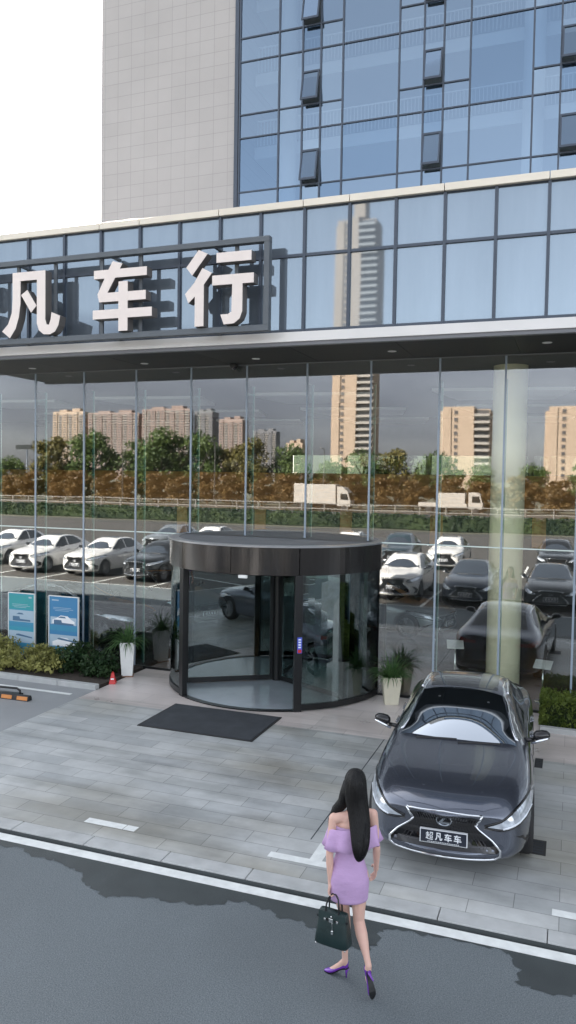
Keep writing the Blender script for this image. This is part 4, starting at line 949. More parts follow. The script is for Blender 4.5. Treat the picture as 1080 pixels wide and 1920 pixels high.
bush('low_shrub','olive green shrub close to the glass between the two posters','shrub',-11.45,-.60,.62,.33,.50,M['leaf_light'],1200,.075,GL)
bush('low_shrub','dark green shrub in front of the blue poster edge, next to the pale row','shrub',-10.35,-.85,.60,.55,.68,M['leaf_dark'],1900,.085,GL)
bush('low_shrub','dark green shrub at the bed corner beside the white pot and red marker','shrub',-9.65,-.95,.52,.60,.60,M['leaf_dark'],1700,.085,GL)
hd = thing('clipped_hedge', 'clipped bright green hedge behind the dark grey sedan at the glass', 'hedge', (3.0,-.58,.03))
m = MB(); rng = random.Random(5)
for _ in range(15000):
    f = rng.random(); x = rng.uniform(-3.4,3.0) if rng.random() < .8 else rng.uniform(3,7)
    if f < .55: p = V((x, rng.uniform(-.40,.40), .50+.035*noise.noise(V((x*2.3,_*.001,1)))+rng.uniform(-.05,.02)))
    elif f < .9: p = V((x, -.42+rng.uniform(-.02,.06)+.03*noise.noise(V((x*3,2,1))), rng.uniform(.02,.50)))
    else: p = V((-3.42+rng.uniform(-.02,.08), rng.uniform(-.40,.40), rng.uniform(.02,.5)))
    a = V((rng.gauss(0,1),rng.gauss(0,1),rng.gauss(0,1)+.6)).normalized(); b = a.cross(V((rng.random(),rng.random(),rng.random()))).normalized(); s = rng.uniform(.025,.055)
    m.add([p-b*s*.5, p+a*s, p+b*s*.5, p-a*s*.6], [(0,1,2,3)])
m.build('foliage', M['leaf_box'], hd, world=False, fix=False)
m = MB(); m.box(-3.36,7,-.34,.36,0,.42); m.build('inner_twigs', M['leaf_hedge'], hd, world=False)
def strap_plant(pot, n, L0, L1, z, rng, r0, droop, mat):
    m = MB()
    for k in range(n):
        a = rng.uniform(0,2*PI); L = rng.uniform(L0,L1); el = rng.uniform(.45,1.5); p = V((r0*math.cos(a)*rng.random(), r0*math.sin(a)*rng.random(), z))
        d = V((math.cos(a)*math.cos(el), math.sin(a)*math.cos(el), math.sin(el))); s = V((-math.sin(a), math.cos(a), 0)); w = rng.uniform(.010,.018)
        pts = []; N_seg = 7
        for i in range(N_seg+1):
            t = i/N_seg; pts.append((p.copy(), w*(1-t)**.6*(.5+min(1,t*4)*.5))); d = (d + V((0,0,-droop*(.35+t)))).normalized(); p += d*L/N_seg
        vs = []; 
        for q, ww in pts: vs += [q - s*ww, q + V((0,0,-ww*.5)), q + s*ww]
        m.add(vs, [(3*i+j, 3*i+j+1, 3*i+j+4, 3*i+j+3) for i in range(N_seg) for j in (0,1)])
    return m.build('foliage', mat, pot, True, world=False, fix=False)
p1 = thing('potted_plant', 'tall faceted white pot with drooping strap leaves left of the revolving door', 'potted plant', (-9.09,-.74,0), R(28), 'pots beside the entrance')
m = MB()
def sq(w, z, rot=0): return [(w*math.cos(R(45+90*k+rot)), w*math.sin(R(45+90*k+rot)), z) for k in range(4)]
m.rings([sq(.165,.02),sq(.19,.30),sq(.225,.76),sq(.205,.76),sq(.19,.70)]); m.build('pot', M['potwhite'], p1, world=False, bevel=.008)
m = MB(); m.rings([sq(.19,0),sq(.20,.019)]); m.build('saucer', M['saucer'], p1, world=False)
rng = random.Random(3); strap_plant(p1, 120, .38, .72, .70, rng, .10, .36, M['leaf_strap'])
p2 = thing('potted_plant', 'square cream tapered pot with a full round grassy plant right of the revolving door', 'potted plant', (-3.24,-.50,0), R(20), 'pots beside the entrance')
m = MB(); m.rings([sq(.185,.0),sq(.265,.55),sq(.235,.55),sq(.225,.48)]); m.build('pot', M['potcream'], p2, world=False, bevel=.008)
strap_plant(p2, 210, .28, .60, .50, rng, .13, .30, M['leaf_strap'])

# ------------------------------------------------------------------ the woman
OX, OY, OZ = -1.70, -8.87, -.06
hy = R(20); HD = V((-math.sin(hy), math.cos(hy), 0)); RT = V((math.cos(hy), math.sin(hy), 0))
def cap(m, p, q, r0, r1, n=12):
    p, q = V(p), V(q); m.tube([p, q], [r0, r1], n); m.ball(p, r0, n, 8); m.ball(q, r1, n, 8)
def chain(m, pts):
    for (p, r0), (q, r1) in zip(pts, pts[1:]): cap(m, p, q, r0, r1)
wm = thing('person', 'woman in short lilac off-shoulder dress and purple heels walking to the door', 'person', (OX,OY,OZ))
m = MB()
pel = V((-.06,0,1.0)); che_ = V((-.035,0,1.36)); nb = V((-.03,.0,1.56)); hc = V((-.015,.015,1.79))
shL, shR = V((-.185,-.06,1.480)), V((.135,.06,1.520))
def ell(c, a, b, z): m.ball(c, (a,b,z), 18, 12)
def rell(c, rr, rh, rz):
    n0 = len(m.v); m.ball((0,0,0), (rr,rh,rz), 18, 12)
    for i in range(n0, len(m.v)):
        x, y, z = m.v[i]; q = V(c) + RT*x + HD*y + V((0,0,z)); m.v[i] = tuple(q)
rell(pel, .165, .115, .13); rell(pel+V((0,0,-.04))-HD*.035+RT*.07, .09,.085,.10); rell(pel+V((0,0,-.04))-HD*.035-RT*.07, .09,.085,.10)
rell((-.05,0,1.17), .115,.085,.15); rell(che_, .145,.098,.17); rell((-.03,0,1.47), .135,.075,.085)
cap(m, (-.03,.0,1.50), shL+V((.02,0,.0)), .055, .044); cap(m, (-.03,.0,1.50), shR-V((.02,0,.0)), .055, .044)
chain(m, [((-.03,-.005,1.50),.052),((-.025,.0,1.60),.046),((-.02,.012,1.69),.047)])
# head with a face (turned from the camera)
rell(hc, .074,.094,.108); rell(hc+HD*.025+V((0,0,-.055)), .056,.066,.062); rell(hc+HD*.088+V((0,0,-.012)), .012,.016,.022); rell(hc+HD*.075+V((0,0,-.058)), .024,.012,.008); rell(hc+HD*.06+V((0,0,-.095)), .022,.022,.016)
for s in (-1,1): rell(hc+RT*.076*s+V((0,0,-.008)), .010,.018,.030)
# arms
eL, wL = V((-.205,-.105,1.17)), V((-.195,-.105,.935))
chain(m, [(shL,.045),(shL+(eL-shL)*.45,.040),(eL,.033),(eL+(wL-eL)*.3,.034),(wL,.022)])
eR, wR = V((.172,.075,1.215)), V((.150,.175,1.00))
chain(m, [(shR,.045),(shR+(eR-shR)*.45,.040),(eR,.033),(eR+(wR-eR)*.3,.034),(wR,.022)])
# left hand closed on the bag handles
kn = wL + V((.008,.0,-.082)); chain(m, [(wL,.022),(wL+V((.004,0,-.03)),.024)])
for k in range(4):
    off = RT*0 + V((.03-.02*k)*V((0,1,0)) if False else (0, .030-.020*k, 0))
    a = wL + V((.004,off.y*.7,-.035)); b = kn + V((-.012,off.y,.0)); lf = (.95,1.05,1.0,.85)[k]
    c = b + V((.004,0,-.030*lf)); d = c + V((.026,0,-.012*lf)); e = d + V((.016,0,.020*lf))
    chain(m, [(a,.014),(b,.0105),(c,.0088),(d,.0082),(e,.0075)])
chain(m, [(wL+V((.010,.022,-.02)),.013),(wL+V((.026,.040,-.05)),.0105),(wL+V((.034,.028,-.085)),.0088)])
# right hand, loosely curled in front of the waist
dR = V((-.15,.30,-.85)).normalized(); chain(m, [(wR,.022),(wR+dR*.03,.025)])
for k in range(4):
    s_ = V((0,0,1))*(.03-.02*k); L = (.95,1.05,1.0,.82)[k]
    a = wR+dR*.03+s_*.7; b = wR+dR*.085+s_; c = b+(dR+V((-.4,-.2,-.2))).normalized()*.036*L; d = c+(dR+V((-1.2,-.5,-.3))).normalized()*.026*L; e = d+V((-.6,-.7,-.2)).normalized()*.02*L
    chain(m, [(a,.014),(b,.0105),(c,.009),(d,.0082),(e,.0075)])
chain(m, [(wR+dR*.02+V((0,0,.02)),.013),(wR+dR*.05+V((-.03,-.0,.045)),.0105),(wR+dR*.085+V((-.035,.01,.05)),.0088)])
# legs
hL, hR = pel - RT*.09 + V((0,0,-.03)), pel + RT*.09 + V((0,0,-.03))
kL, aL = V((-.105,.065,.555)), V((-.085,.035,.165)); kR, aR = V((.040,.01,.565)), V((.176,-.150,.285))
for h_, k_, a_ in ((hL,kL,aL),(hR,kR,aR)):
    back = -HD
    chain(m, [(h_,.092),(h_+(k_-h_)*.35,.080),(h_+(k_-h_)*.75,.058),(k_,.050),(k_+(a_-k_)*.28+back*.016,.053),(k_+(a_-k_)*.5+back*.010,.044),(k_+(a_-k_)*.8,.029),(a_,.028)])
# feet inside the shoes: frame = heel point, forward, up
def shoe_frame(heel, toe, upv):
    f = (V(toe)-V(heel)).normalized(); s = f.cross(V(upv)).normalized(); u = s.cross(f).normalized(); return V(heel), f, s, u
FL = shoe_frame((-.055,.045,.0), (-.25,.06,.0), (0,0,1)); FRt = shoe_frame((.240,-.235,.232), (.222,-.170,.010), (-.62,.7,.2))
def fp(F, t, w, z, L=.235): return F[0] + F[1]*t*L + F[2]*w + F[3]*z
for F, a_ in ((FL,aL),(FRt,aR)):
    chain(m, [(a_,.028),(fp(F,.12,0,.120),.026)]); chain(m, [(a_,.026),(fp(F,.35,0,.095),.027),(fp(F,.62,0,.042),.024),(fp(F,.84,0,.02),.012)])
base = m.build('person_body', M['skin'], None, world=False, fix=False)
rmod = base.modifiers.new('r', 'REMESH'); rmod.mode = 'VOXEL'; rmod.voxel_size = .0052; rmod.use_smooth_shade = True
smo = base.modifiers.new('s', 'SMOOTH'); smo.factor = .5; smo.iterations = 6
me = eval_mesh(base); kill(base); me.shade_smooth(); me.materials.clear(); me.materials.append(M['skin'])
bo = bpy.data.objects.new('body', me); COL.objects.link(bo); bo.parent = wm
for s in (-1,1):
    m = MB(); m.ball(hc+RT*.032*s+HD*.080+V((0,0,.012)), .0125, 10, 8); m.build('eye', M['platewhite'], wm, True, world=False)
m = MB(); m.ball(hc+HD*.089+V((0,0,-.058)), (.018,.010,.006), 10, 6); m.build('mouth', pm('lips', (.35,.08,.08), .4), wm, True, world=False)
def ering(c, rr, rh, n=40, wav=0, nw=0, ph=0, dz=0):
    out = []
    for k in range(n):
        t = 2*PI*k/n; w = 1+wav*math.sin(nw*t+ph)
        out.append(tuple(V(c) + RT*rr*w*math.cos(t) + HD*rh*w*math.sin(t) + V((0,0,dz*math.sin(nw*t+ph+.6)))))
    return out
m = MB()
prof = [((-.033,0,1.43),.158,.112),((-.035,0,1.36),.160,.115),((-.045,0,1.26),.132,.100),((-.052,0,1.17),.117,.094),((-.056,-.002,1.10),.134,.106),((-.06,-.006,1.02),.172,.132),((-.06,-.008,.95),.184,.140),((-.058,-.004,.88),.182,.134),((-.056,0,.80),.174,.126),((-.054,.002,.752),.170,.122)]
rs = []
for i, (c, a, b) in enumerate(prof):
    rs.append(ering(c, a, b, 48, .012 if i > 2 else .004, 5, i*1.1))
rs += [ering(prof[-1][0], prof[-1][1]-.012, prof[-1][2]-.012, 48), ering((-.056,0,.80), .155, .11, 48)]
dr = m.rings(rs, cap=False).build('dress', M['dress'], wm, True, world=False)
ss = dr.modifiers.new('s', 'SUBSURF'); ss.levels = ss.render_levels = 1
m = MB()
def rufring(z, rr, rh, wav, ph, dz): return ering((-.028,-.002,z), rr, rh, 96, wav, 9, ph, dz)
def tilt(ring): return [(x,y,z+.10*((V((x,y,0)).dot(RT)))) for x,y,z in ring]
m.rings([tilt(r) for r in (rufring(1.425,.205,.112,.0,0,0),rufring(1.415,.218,.120,.008,0,0),rufring(1.36,.230,.138,.035,.3,.006),rufring(1.30,  .240,.152,.075,.6,.010),rufring(1.255,.250,.164,.11,.8,.016),rufring(1.250,.242,.157,.11,.8,.016),rufring(1.32,.235,.145,.045,.5,.008),rufring(1.405,.208,.113,.005,0,0))], cap=False)
ru = m.build('ruffle_collar', M['dress'], wm, True, world=False)
# hair
m = MB(); rs = []
for z, cx, cb, rr, rh in [(1.926,-.012,.0,.012,.012),(1.915,-.012,.0,.05,.055),(1.89,-.013,-.004,.078,.088),(1.85,-.014,-.008,.094,.108),(1.79,-.014,-.012,.101,.116),(1.72,-.010,-.022,.102,.108),(1.65,.0,-.045,.100,.084),(1.56,.018,-.085,.094,.058),(1.45,.026,-.138,.088,.046),(1.36,.026,-.182,.080,.038),(1.30,.022,-.205,.068,.032),(1.235,.018,-.208,.046,.026),(1.195,.012,-.200,.016,.012)]:
    ring = []
    for k in range(56):
        t = 2*PI*k/56; x = rr*math.cos(t); y = rh*math.sin(t)
        if y > 0 and z < 1.88: y *= max(.18, 1-(1.88-z)*9)
        w = 1+.018*math.sin(11*t+z*3)+.012*math.sin(23*t)
        ring.append(tuple(V((cx,0,z)) + RT*x*w + HD*(cb+y*w)))
    rs.append(ring)
m.rings(rs)
h_ = m.build('hair', M['hair'], wm, True, world=False)
ss = h_.modifiers.new('s', 'SUBSURF'); ss.levels = ss.render_levels = 1
m = MB()
m.tube([V((-.085,-.01,1.80)),V((-.105,-.015,1.70)),V((-.125,.0,1.60)),V((-.185,.02,1.52)),V((-.225,.02,1.42)),V((-.232,.02,1.33)),V((-.222,.02,1.27))], [(.03,.04),(.04,.05),(.045,.055),(.045,.05),(.036,.04),(.026,.03),(.008,.01)], 14)
for k in range(7):
    a = rnd.uniform(-1,1); m.tube([V((.02+a*.07,0,1.55))-HD*.10, V((.024+a*.075,0,1.38))-HD*(.20), V((.018+a*.05,0,1.26+.03*abs(a)))-HD*.226, V((.012+a*.03,0,1.215+.04*abs(a)))-HD*.214], [.012,.014,.010,.003], 6)
m.build('hair_lock', M['hair'], h_, True, world=False)
m = MB(); m.tube([hc+RT*.085+HD*.02+V((0,0,.06)), hc-HD*.0+V((0,0,.128)), hc-RT*.085+HD*.02+V((0,0,.06))], .006, 6)
# shoes
for F, nm in ((FL,'shoe'),(FRt,'shoe')):
    sec = [(0,.020,.088,.160),(.06,.028,.086,.158),(.18,.029,.080,.140),(.32,.027,.062,.108),(.48,.031,.034,.078),(.64,.038,.011,.058),(.78,.036,.004,.046),(.90,.024,.003,.034),(.97,.011,.004,.022),(1.0,.004,.006,.014)]
    m = MB(); rs = []
    for t, w, zb, zt in sec:
        zm = zb+(zt-zb)*.45
        rs.append([fp(F,t,-w*.72,zb),fp(F,t,-w,zm),fp(F,t,-w*.72,zt-.006),fp(F,t,0,zt),fp(F,t,w*.72,zt-.006),fp(F,t,w,zm),fp(F,t,w*.72,zb)])
    sh = m.rings(rs).build(nm, M['shoe'], wm, True, world=False); ss = sh.modifiers.new('s', 'SUBSURF'); ss.levels = ss.render_levels = 2
    m = MB(); rs = []
    for t, w, zb, zt in sec: rs.append([fp(F,t,-w*.82,zb-.004),fp(F,t,w*.82,zb-.004),fp(F,t,w*.82,zb+.003),fp(F,t,-w*.82,zb+.003)])
    m.rings(rs).build('sole', M['sole'], sh, world=False)
    m = MB(); m.tube([fp(F,.05,0,.088),fp(F,.085,0,.05),fp(F,.075,0,.0)], [(.022,.018),.010,.0055], 10); m.build('heel', M['shoe'], sh, True, world=False)
# bag
bg = thing('handbag', 'dark green leather handbag with silver clasp hanging from the woman\'s left hand', 'handbag', (OX-.150,OY-.125,OZ+.40), R(-8)); bg.scale = (.95,.95,.95)
m = MB(); rs = []
for z, w, d in [(.0,.158,.078),(.012,.168,.086),(.10,.158,.078),(.20,.146,.062),(.275,.138,.044),(.30,.134,.034),(.305,.128,.028)]:
    n = 32; ring = []
    for k in range(n):
        t = 2*PI*k/n; c, s = math.cos(t), math.sin(t); e = .38
        ring.append((w*math.copysign(abs(c)**e, c), d*math.copysign(abs(s)**e, s), z))
    rs.append(ring)
m.rings(rs); m.build('bag_body', M['bag'], bg, True, world=False)
def face(x, z): return -(.088 - (.088-.036)*max(0,(z-.02))/.28)
m = MB(); m.prism([(-.135,.302),(.135,.302),(.135,.245),(.115,.225),(-.115,.225),(-.135,.245)], lambda a,b,d: (a, face(a,b)+d, b), -.010, .002); m.build('flap', M['bag'], bg, world=False, bevel=.003)
m = MB()
for sx in (-1,1): m.bar((sx*.155,face(0,.235)+.015,.238),(sx*.03,face(0,.235)-.012,.238),.006,.020)
m.build('belt_strap', M['leather'], bg, world=False)
m = MB(); m.box(-.020,.020,face(0,.24)-.022,face(0,.24)-.011,.222,.258); m.ball((0,face(0,.27)-.016,.272), .008, 10, 8)
for sx in (-1,1): m.box(sx*.062-.010,sx*.062+.010,face(0,.24)-.020,face(0,.24)-.0115,.228,.248)
m.build('clasp', M['silver'], bg, world=False, bevel=.002)
m = MB(); m.bar((.015,face(0,.2)-.018,.222),(.022,face(0,.15)-.016,.155),.006,.006); m.box(.010,.034,face(0,.14)-.022,face(0,.14)-.008,.125,.160); m.build('padlock', M['silver'], bg, world=False, bevel=.003)
hx = .172-.165+.0
for sy in (-1,1):
    m = MB(); y0 = sy*.040
    m.tube([(-.065,y0-.0,.20),(-.066,y0,.29),(-.062,y0*.85,.36),(-.045,y0*.5,.425),(-.012,y0*.22,.462),(.020,y0*.22,.462),(.050,y0*.5,.425),(.064,y0*.85,.36),(.066,y0,.29),(.065,y0,.20)], .0075, 8); m.build('handle', M['leather'], bg, True, world=False)
for sx in (-1,1):
    for sy in (-1,1): 
        m = MB(); m.ball((sx*.145,sy*.07,-.002), .008, 8, 6); m.build('stud', M['silver'], bg, True, world=False)

# ------------------------------------------------------------------ behind the camera: what the glass reflects
def make_tree(name, label, h, cw, mat, rng, nb, nl, size, trunk=.35):
    t = thing(name, label, 'tree')
    m = MB(); th = h*trunk; r = h*.022
    m.tube([(0,0,0),(.04*h*.3,.02*h,th*.5),(0,.02*h,th),(.02*h,0,h*.8)], [r*1.5,r*1.1,r,.02], 9)
    for k in range(7):
        a = 2*PI*k/7+rng.uniform(-.3,.3); z = th*rng.uniform(.7,1.3)
        m.tube([(0,.01*h,z),(cw*.28*math.cos(a),cw*.28*math.sin(a),z+h*.16),(cw*.42*math.cos(a),cw*.42*math.sin(a),z+h*.30)], [r*.6,r*.35,r*.1], 6)
    m.build('trunk', M['bark'], t, world=False)
    m = MB(); hc_ = h*trunk*.7
    for k in range(nb):
        a = rng.uniform(0,2*PI); q = rng.random()**.6; zz = rng.random()
        w = math.sin(PI*(.12+.80*zz))**.7
        c = (cw*.42*q*w*math.cos(a), cw*.42*q*w*math.sin(a), hc_+(h-hc_)*(.06+.86*zz))
        s = rng.uniform(.10,.18); leaf_quads(m, c, nl, size, (cw*s,cw*s,h*s*.8), rng)
    m.build('crown', mat, t, world=False, fix=False)
    return t
rng = random.Random(11)
GT, RU = 'tall green trees along the far road', 'rust coloured roadside trees'
tg = make_tree('broadleaf_tree','tall dense green tree beyond the far road', 11.5, 11, M['leaf_green'], rng, 34, 90, .62)
to = make_tree('broadleaf_tree','tall olive green tree beyond the far road', 10.5, 9, M['leaf_olive'], rng, 28, 90, .58)
tr = make_tree('roadside_tree','low rust coloured tree along the verge of the far road', 5.0, 6.5, M['leaf_rust'], rng, 40, 90, .42, .16)
first = {}
spots = [(-124,8.0,0),(-115,8.6,1),(-106,8.0,0),(-92,11.2,1),(-85,12.6,0),(-76,11.0,0),(-69,12.9,0),(-63,12.2,0),(-56,10.0,1),(-51,10.8,1),(-45,9.8,0),(-39,7.6,0),(-32,9.0,0),(-27,9.2,1),(-20.5,8.9,0),(-13,7.0,0),(-6,7.2,0),(2,8,0),(9,9,1),(17,10,0),(26,10,0)]
for i, (x, h, k) in enumerate(spots):
    pr = (tg, to)[k]; o = pr if k not in first else copy_tree(pr); first[k] = 1
    s = h/(11.5,10.5)[k]; o.location = (x,-106-(i%3)*2.5,-.16); o.scale = (s*(.95+.1*(i%3)/2),s*1.05,s); o.rotation_euler = (0,0,i*1.37); o['group'] = GT
for i in range(27):
    o = tr if i == 0 else copy_tree(tr); s = (.92,1.06,.98,.9,1.02)[i%5]
    o.location = (-110+i*4.9,-97.5-(i%2)*1.2,-.16); o.scale = (s*1.08,s,s); o.rotation_euler = (0,0,i*2.1); o['group'] = RU
hb = thing('boundary_hedge', 'long dark green hedge along the back of the car park', 'hedge', (-30,-55.5,-.1))
m = MB(); rng = random.Random(21)
for _ in range(15000):
    x = rng.uniform(-50,38); p = V((x, rng.uniform(-.7,.7), rng.uniform(.05,1.35)+.12*noise.noise(V((x*.7,3,1)))))
    a = V((rng.gauss(0,1),rng.gauss(0,1),rng.gauss(0,1)+.5)).normalized(); b = a.cross(V((rng.random(),rng.random(),rng.random()))).normalized(); s = rng.uniform(.12,.26)
    m.add([p-b*s*.5, p+a*s, p+b*s*.5, p-a*s*.6], [(0,1,2,3)])
m.build('foliage', M['leaf_hedge'], hb, world=False, fix=False)
m = MB(); m.box(-50,38,-.5,.5,0,1.1); m.build('inner_twigs', M['leaf_hedge'], hb, world=False)
rl = thing('guard_rail', 'pale two-bar guard rail along the near side of the far road', 'guard rail', (-35,-77,-.1))
for z in (.74,1.40):
    m = MB(); m.box(-60,50,-.03,.03,z-.05,z+.05); m.build('rail', M['rail'], rl, world=False)
for k in range(37):
    m = MB(); m.box(-60+3*k-.05,-60+3*k+.05,.031,.12,0,1.45); m.build('post', M['rail'], rl, world=False)
def truck(label, x, y, rz, box):
    t = thing('truck', label, 'truck', (x,y,-.08), rz)
    if box:
        m = MB(); m.box(-6.2,0,-1.2,1.2,.95,3.75); m.build('cargo_box', M['truckwhite'], t, world=False, bevel=.05)
    else:
        m = MB(); m.box(-6.4,0,-1.15,1.15,.9,1.45); m.box(-4.0,-.3,-1.1,1.1,1.451,2.9); m.build('cargo_bed', M['truckwhite'], t, world=False, bevel=.05)
    m = MB(); m.prism([(.15,.75),(2.05,.75),(2.1,1.5),(1.75,2.75),(1.2,3.0) if not box else (1.1,3.35),(.15,3.0) if not box else (.15,3.5)], lambda a,b,d: (a,d,b), -1.1, 1.1); cb = m.build('cab', M['truckwhite'], t, world=False, bevel=.05)
    m = MB(); m.prism([(.65,1.65),(1.85,1.65),(1.62,2.5),(.65,2.5)], lambda a,b,d: (a,d,b), -1.115, 1.115); m.prism([(1.99,1.65),(2.07,1.63),(1.80,2.62),(1.72,2.64)], lambda a,b,d: (a,d,b), -.95, .95); m.build('cab_window', M['carglass'], cb, world=False)
    m = MB(); m.box(-6.1,1.9,-.45,.45,.55,.9); m.build('chassis', M['rubber'], t, world=False)
    for wx in (1.2,-3.9,-5.0):
        for s in (-1,1):
            m = MB(); m.lathe([(0,.75*s),(.46,.75*s),(.48,.8*s),(.48,1.05*s),(.42,1.1*s),(0,1.1*s)], 24, axis='y' if False else 'x')
            for i, (a,b,c) in enumerate(m.v): m.v[i] = (wx+b, a, .48+c)
            m.build('wheel', M['tyre'], t, True, world=False)
truck('white box truck on the far road in front of the rust trees', -30.6, -88.5, 0, True)
truck('white flatbed truck with a covered load on the far road, right of the box truck', -13.2, -91, 0, False)
bb = thing('billboard', 'small dark billboard on a tall post beyond the left trees', 'billboard', (-97,-104,-.16))
m = MB(); m.box(-1.9,1.9,-.15,.15,9.3,10.1); m.build('board', M['soffit'], bb, world=False)
m = MB(); m.tube([(.8,0,0),(.8,0,9.3)], [.16,.12], 10); m.build('pole', M['frame'], bb, True, world=False)
for i, (x, h) in enumerate([(-52.5,9.5),(-34.5,8.5),(-69.5,7.5)]):
    t = thing('street_lamp', 'thin pale street lamp standing among the far roadside trees', 'street lamp', (x,-94,-.1), 0, 'street lamps on the far road')
    m = MB(); m.tube([(0,0,0),(0,0,h),(.1,.5,h+.4),(.1,1.6,h+.5)], [.11,.07,.06,.05], 8); m.build('pole', M['rail'], t, True, world=False)
    m = MB(); m.box(-.05,.25,1.3,2.0,h+.40,h+.52); m.build('lamp_head', M['rail'], t, world=False, bevel=.03)
def tower(label, x0, x1, y, z1, mat, bays, floor=3.1, depth=16, group=None, crown=True, balc=None):
    t = thing('apartment_tower', label, 'apartment tower', ((x0+x1)/2,y,-.16), 0, group); w = x1-x0
    m = MB(); m.box(-w/2,w/2,-depth,0,0,z1)
    bw = w/bays
    for k in range(bays):
        if k % 2 == 0: m.box(-w/2+k*bw+bw*.08, -w/2+k*bw+bw*.92, .001, 1.4, 0, z1-(1.5 if k % 4 else 0)); 
    if crown:
        m.box(-w*.30,-w*.05,-depth*.7,-1,z1+.001,z1+3.2); m.box(w*.12,w*.36,-depth*.7,-1,z1+.001,z1+4.2)
    m.box(-w/2-.3,w/2+.3,1.401 if False else -.6,-.001,z1-.5,z1+.9)
    m.build('wall', mat, t, world=False)
    nf = int(z1/floor)
    for k in range(bays):
        yy = 1.401 if k % 2 == 0 else .001; c = -w/2+(k+.5)*bw
        q = MB()
        for f in range(1, nf): q.box(c-bw*.26,c+bw*.26,yy,yy+.12,f*floor+.7,f*floor+2.3)
        q.build('window_column', M['winrow'], t, world=False)
        if k % 2 == 1:
            q = MB()
            for f in range(1, nf): q.box(c-bw*.44,c+bw*.44,yy+.13,yy+1.25,f*floor-.1,f*floor+.75)
            q.build('balcony_stack', M['balcony'] if balc is None else balc, t, world=False)
    return t
HZ = 'apartment towers on the skyline'
tower('pale apartment tower with few bays, leftmost of the skyline row', -620,-574,-800,83.3,M['cream_wall'],6,group=HZ)
tower('pinkish apartment tower second from the left of the skyline row', -568,-498,-800,80.7,M['pink_wall'],10,group=HZ)
tower('broad pinkish apartment tower third in the skyline row', -493,-428,-800,84.5,M['pink_wall'],10,group=HZ)
tower('grey apartment tower at the right end of the skyline row', -424,-400,-812,82,M['grey_wall'],5,group=HZ)
tower('narrow brownish apartment tower standing apart right of the skyline row', -386,-355,-800,71,M['pink_wall'],5,group=HZ)
tower('hazy grey apartment tower far beyond the trees', -426,-392,-1000,70,M['grey_wall'],6,group=HZ)
tower('low pale office block among the far trees', -228,-214,-600,33,M['cream_wall'],4,group=HZ)
def slab_tower(label, x0, x1, y, z1, right_w, group=None, top=None):
    """cream block with a narrow window strip and a recessed balcony side"""
    t = thing('cream_apartment_block', label, 'apartment block', ((x0+x1)/2,y,-.16), 0, group); w = x1-x0; xl = -w/2; xr = w/2-right_w
    m = MB(); m.box(xl,xr,-14,0,0,z1); m.box(xr,w/2,-14,-2.2,0,z1-1); m.box(xl+.6,xl+w*.18,.001,.5,0,z1-.6); m.box(xl-1.6,xl-.001,-12,-3,0,z1-1.5)
    if top: m.box(top[0],top[1],-10,-2,z1+.001,z1+top[2])
    m.build('wall', M['cream_wall'], t, world=False)
    nf = int(z1/3.05); c = xl+(xr-xl)*.42
    for f in range(1, min(nf, 46)):
        q = MB(); q.box(c-.75,c+.75,.001,.12,f*3.05+.8,f*3.05+2.3); wd = q.build('window', M['winrow'], t, world=False)
        q = MB(); q.box(c-.9,c+.9,.001,.35,f*3.05+.62,f*3.05+.78); q.build('sill', M['cream_wall'], wd, world=False)
    q = MB()
    for f in range(1, nf): q.box(xr+.5,w/2-.4,-2.199,-2.1,f*3.05+.3,f*3.05+2.6)
    q.build('balcony_door_column', M['winrow'], t, world=False)
    for f in range(1, min(nf, 46)):
        q = MB(); q.box(xr+.05,w/2,-2.19,-.1,f*3.05-.15,f*3.05+.02); q.box(xr+.05,w/2,-.2,-.1,f*3.05+.021,f*3.05+.95); q.box(w/2-.12,w/2,-2.19,-.201,f*3.05+.021,f*3.05+.95); q.build('balcony', M['balcony'], t, world=False)
    return t
slab_tower('very tall cream apartment block reflected beside the middle of the glass', -105,-86.5,-330,123,7.5,'cream blocks across the road',(-1,4.2,14))
slab_tower('cream twelve storey apartment block reflected left of the round column', -54.6,-34.5,-330,37.5,6.5,'cream blocks across the road')
slab_tower('cream twelve storey apartment block reflected at the right picture edge', -10.5,9,-330,37,5,'cream blocks across the road')
# greenery seen through the rear windows
for i, x in enumerate((-17,-9,-1.5,6,-26)):
    o = copy_tree(to); o.location = (x,23+2*(i%2),-.16); o.scale = (.6,.45,.78); o.rotation_euler = (0,0,i); o['group'] = 'trees behind the showroom'; o['label'] = 'olive green tree behind the showroom, glimpsed through the high rear windows'

# ------------------------------------------------------------------ light, sky, camera
SA, SE = R(-36), R(32); SD = V((math.sin(SA)*math.cos(SE), math.cos(SA)*math.cos(SE), math.sin(SE)))
el = math.asin(SD.z); az = math.atan2(SD.x, SD.y)
w = bpy.data.worlds.new('World'); SC.world = w; w.use_nodes = True
nt = w.node_tree; bgn = nt.nodes['Background']; sk = nt.nodes.new('ShaderNodeTexSky')
sk.sky_type = 'NISHITA'; sk.sun_disc = False; sk.sun_elevation = el; sk.sun_rotation = az
sk.air_density = 1.0; sk.dust_density = 1.4; sk.ozone_density = 1.0; sk.altitude = 20
hs = nt.nodes.new('ShaderNodeHueSaturation'); hs.inputs['Saturation'].default_value = .30; nt.links.new(sk.outputs[0], hs.inputs['Color']); bgn.inputs[1].default_value = .075
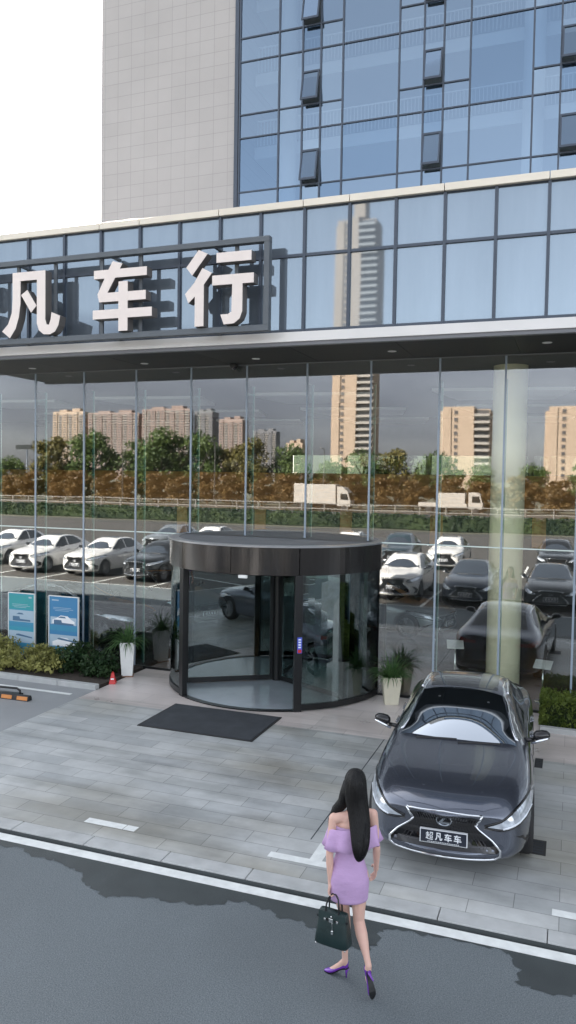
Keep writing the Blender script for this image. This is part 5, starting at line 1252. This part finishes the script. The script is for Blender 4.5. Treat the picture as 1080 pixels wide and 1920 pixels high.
# grey cloud bank added to dim the low sky across the road
def node(t, **k):
    n = nt.nodes.new('ShaderNode'+t)
    for a, b in k.items(): setattr(n, a, b)
    return n
tcw = node('TexCoord'); sxw = node('SeparateXYZ'); nt.links.new(tcw.outputs['Generated'], sxw.inputs[0])
mpw = node('Mapping'); mpw.inputs['Scale'].default_value = (2.2,2.2,9); nt.links.new(tcw.outputs['Generated'], mpw.inputs[0])
nzw = node('TexNoise'); nzw.inputs['Scale'].default_value = 1.6; nzw.inputs['Detail'].default_value = 6; nt.links.new(mpw.outputs[0], nzw.inputs['Vector'])
adw = node('Math', operation='MULTIPLY_ADD'); adw.inputs[1].default_value = .10; nt.links.new(nzw.outputs['Fac'], adw.inputs[0]); nt.links.new(sxw.outputs['Z'], adw.inputs[2])
e1 = node('MapRange', interpolation_type='SMOOTHSTEP'); e1.inputs['From Min'].default_value = .19; e1.inputs['From Max'].default_value = .255; e1.inputs['To Min'].default_value = 1; e1.inputs['To Max'].default_value = 0; nt.links.new(adw.outputs[0], e1.inputs['Value'])
e2 = node('MapRange', interpolation_type='SMOOTHSTEP'); e2.inputs['From Min'].default_value = -.1; e2.inputs['From Max'].default_value = -.5; nt.links.new(sxw.outputs['Y'], e2.inputs['Value'])
mkw = node('Math', operation='MULTIPLY'); nt.links.new(e1.outputs[0], mkw.inputs[0]); nt.links.new(e2.outputs[0], mkw.inputs[1])
rmp = node('ValToRGB'); rmp.color_ramp.elements[0].position = .35; rmp.color_ramp.elements[0].color = (.35,.35,.40,1); rmp.color_ramp.elements[1].position = .68; rmp.color_ramp.elements[1].color = (.58,.58,.62,1); nt.links.new(nzw.outputs['Fac'], rmp.inputs[0])
mxw = node('MixRGB', blend_type='MULTIPLY'); nt.links.new(mkw.outputs[0], mxw.inputs[0]); nt.links.new(hs.outputs[0], mxw.inputs[1]); nt.links.new(rmp.outputs[0], mxw.inputs[2]); nt.links.new(mxw.outputs[0], bgn.inputs[0])
sl = bpy.data.lights.new('sun', 'SUN'); sl.energy = 5.0; sl.angle = R(.5); sl.color = (1,.93,.84)
so = bpy.data.objects.new('sun', sl); COL.objects.link(so); so.rotation_euler = (-SD).to_track_quat('-Z','Y').to_euler()
cam = bpy.data.cameras.new('camera'); cam.sensor_fit = 'VERTICAL'; cam.sensor_height = 36; cam.lens = 36*1447.3/1920; cam.clip_end = 6000; cam.clip_start = .05
co = bpy.data.objects.new('camera', cam); COL.objects.link(co)
r_, u_, f_ = V((.93810,.34601,.01574)), V((-.02981,.03536,.99893)), V((-.34509,.93756,-.04349))
mx = Mx(((r_.x,u_.x,-f_.x,0),(r_.y,u_.y,-f_.y,-15.345),(r_.z,u_.z,-f_.z,4.4),(0,0,0,1))); co.matrix_world = mx
SC.camera = co
SC.view_settings.view_transform = 'Standard'; SC.view_settings.look = 'None'; SC.view_settings.gamma = 1
SC.view_settings.exposure = 2.85
SC.render.engine = 'CYCLES'
SC.cycles.max_bounces = 10; SC.cycles.transparent_max_bounces = 24; SC.cycles.glossy_bounces = 5; SC.cycles.diffuse_bounces = 3
SC.cycles.use_denoising = True
SC.cycles.sample_clamp_indirect = 8
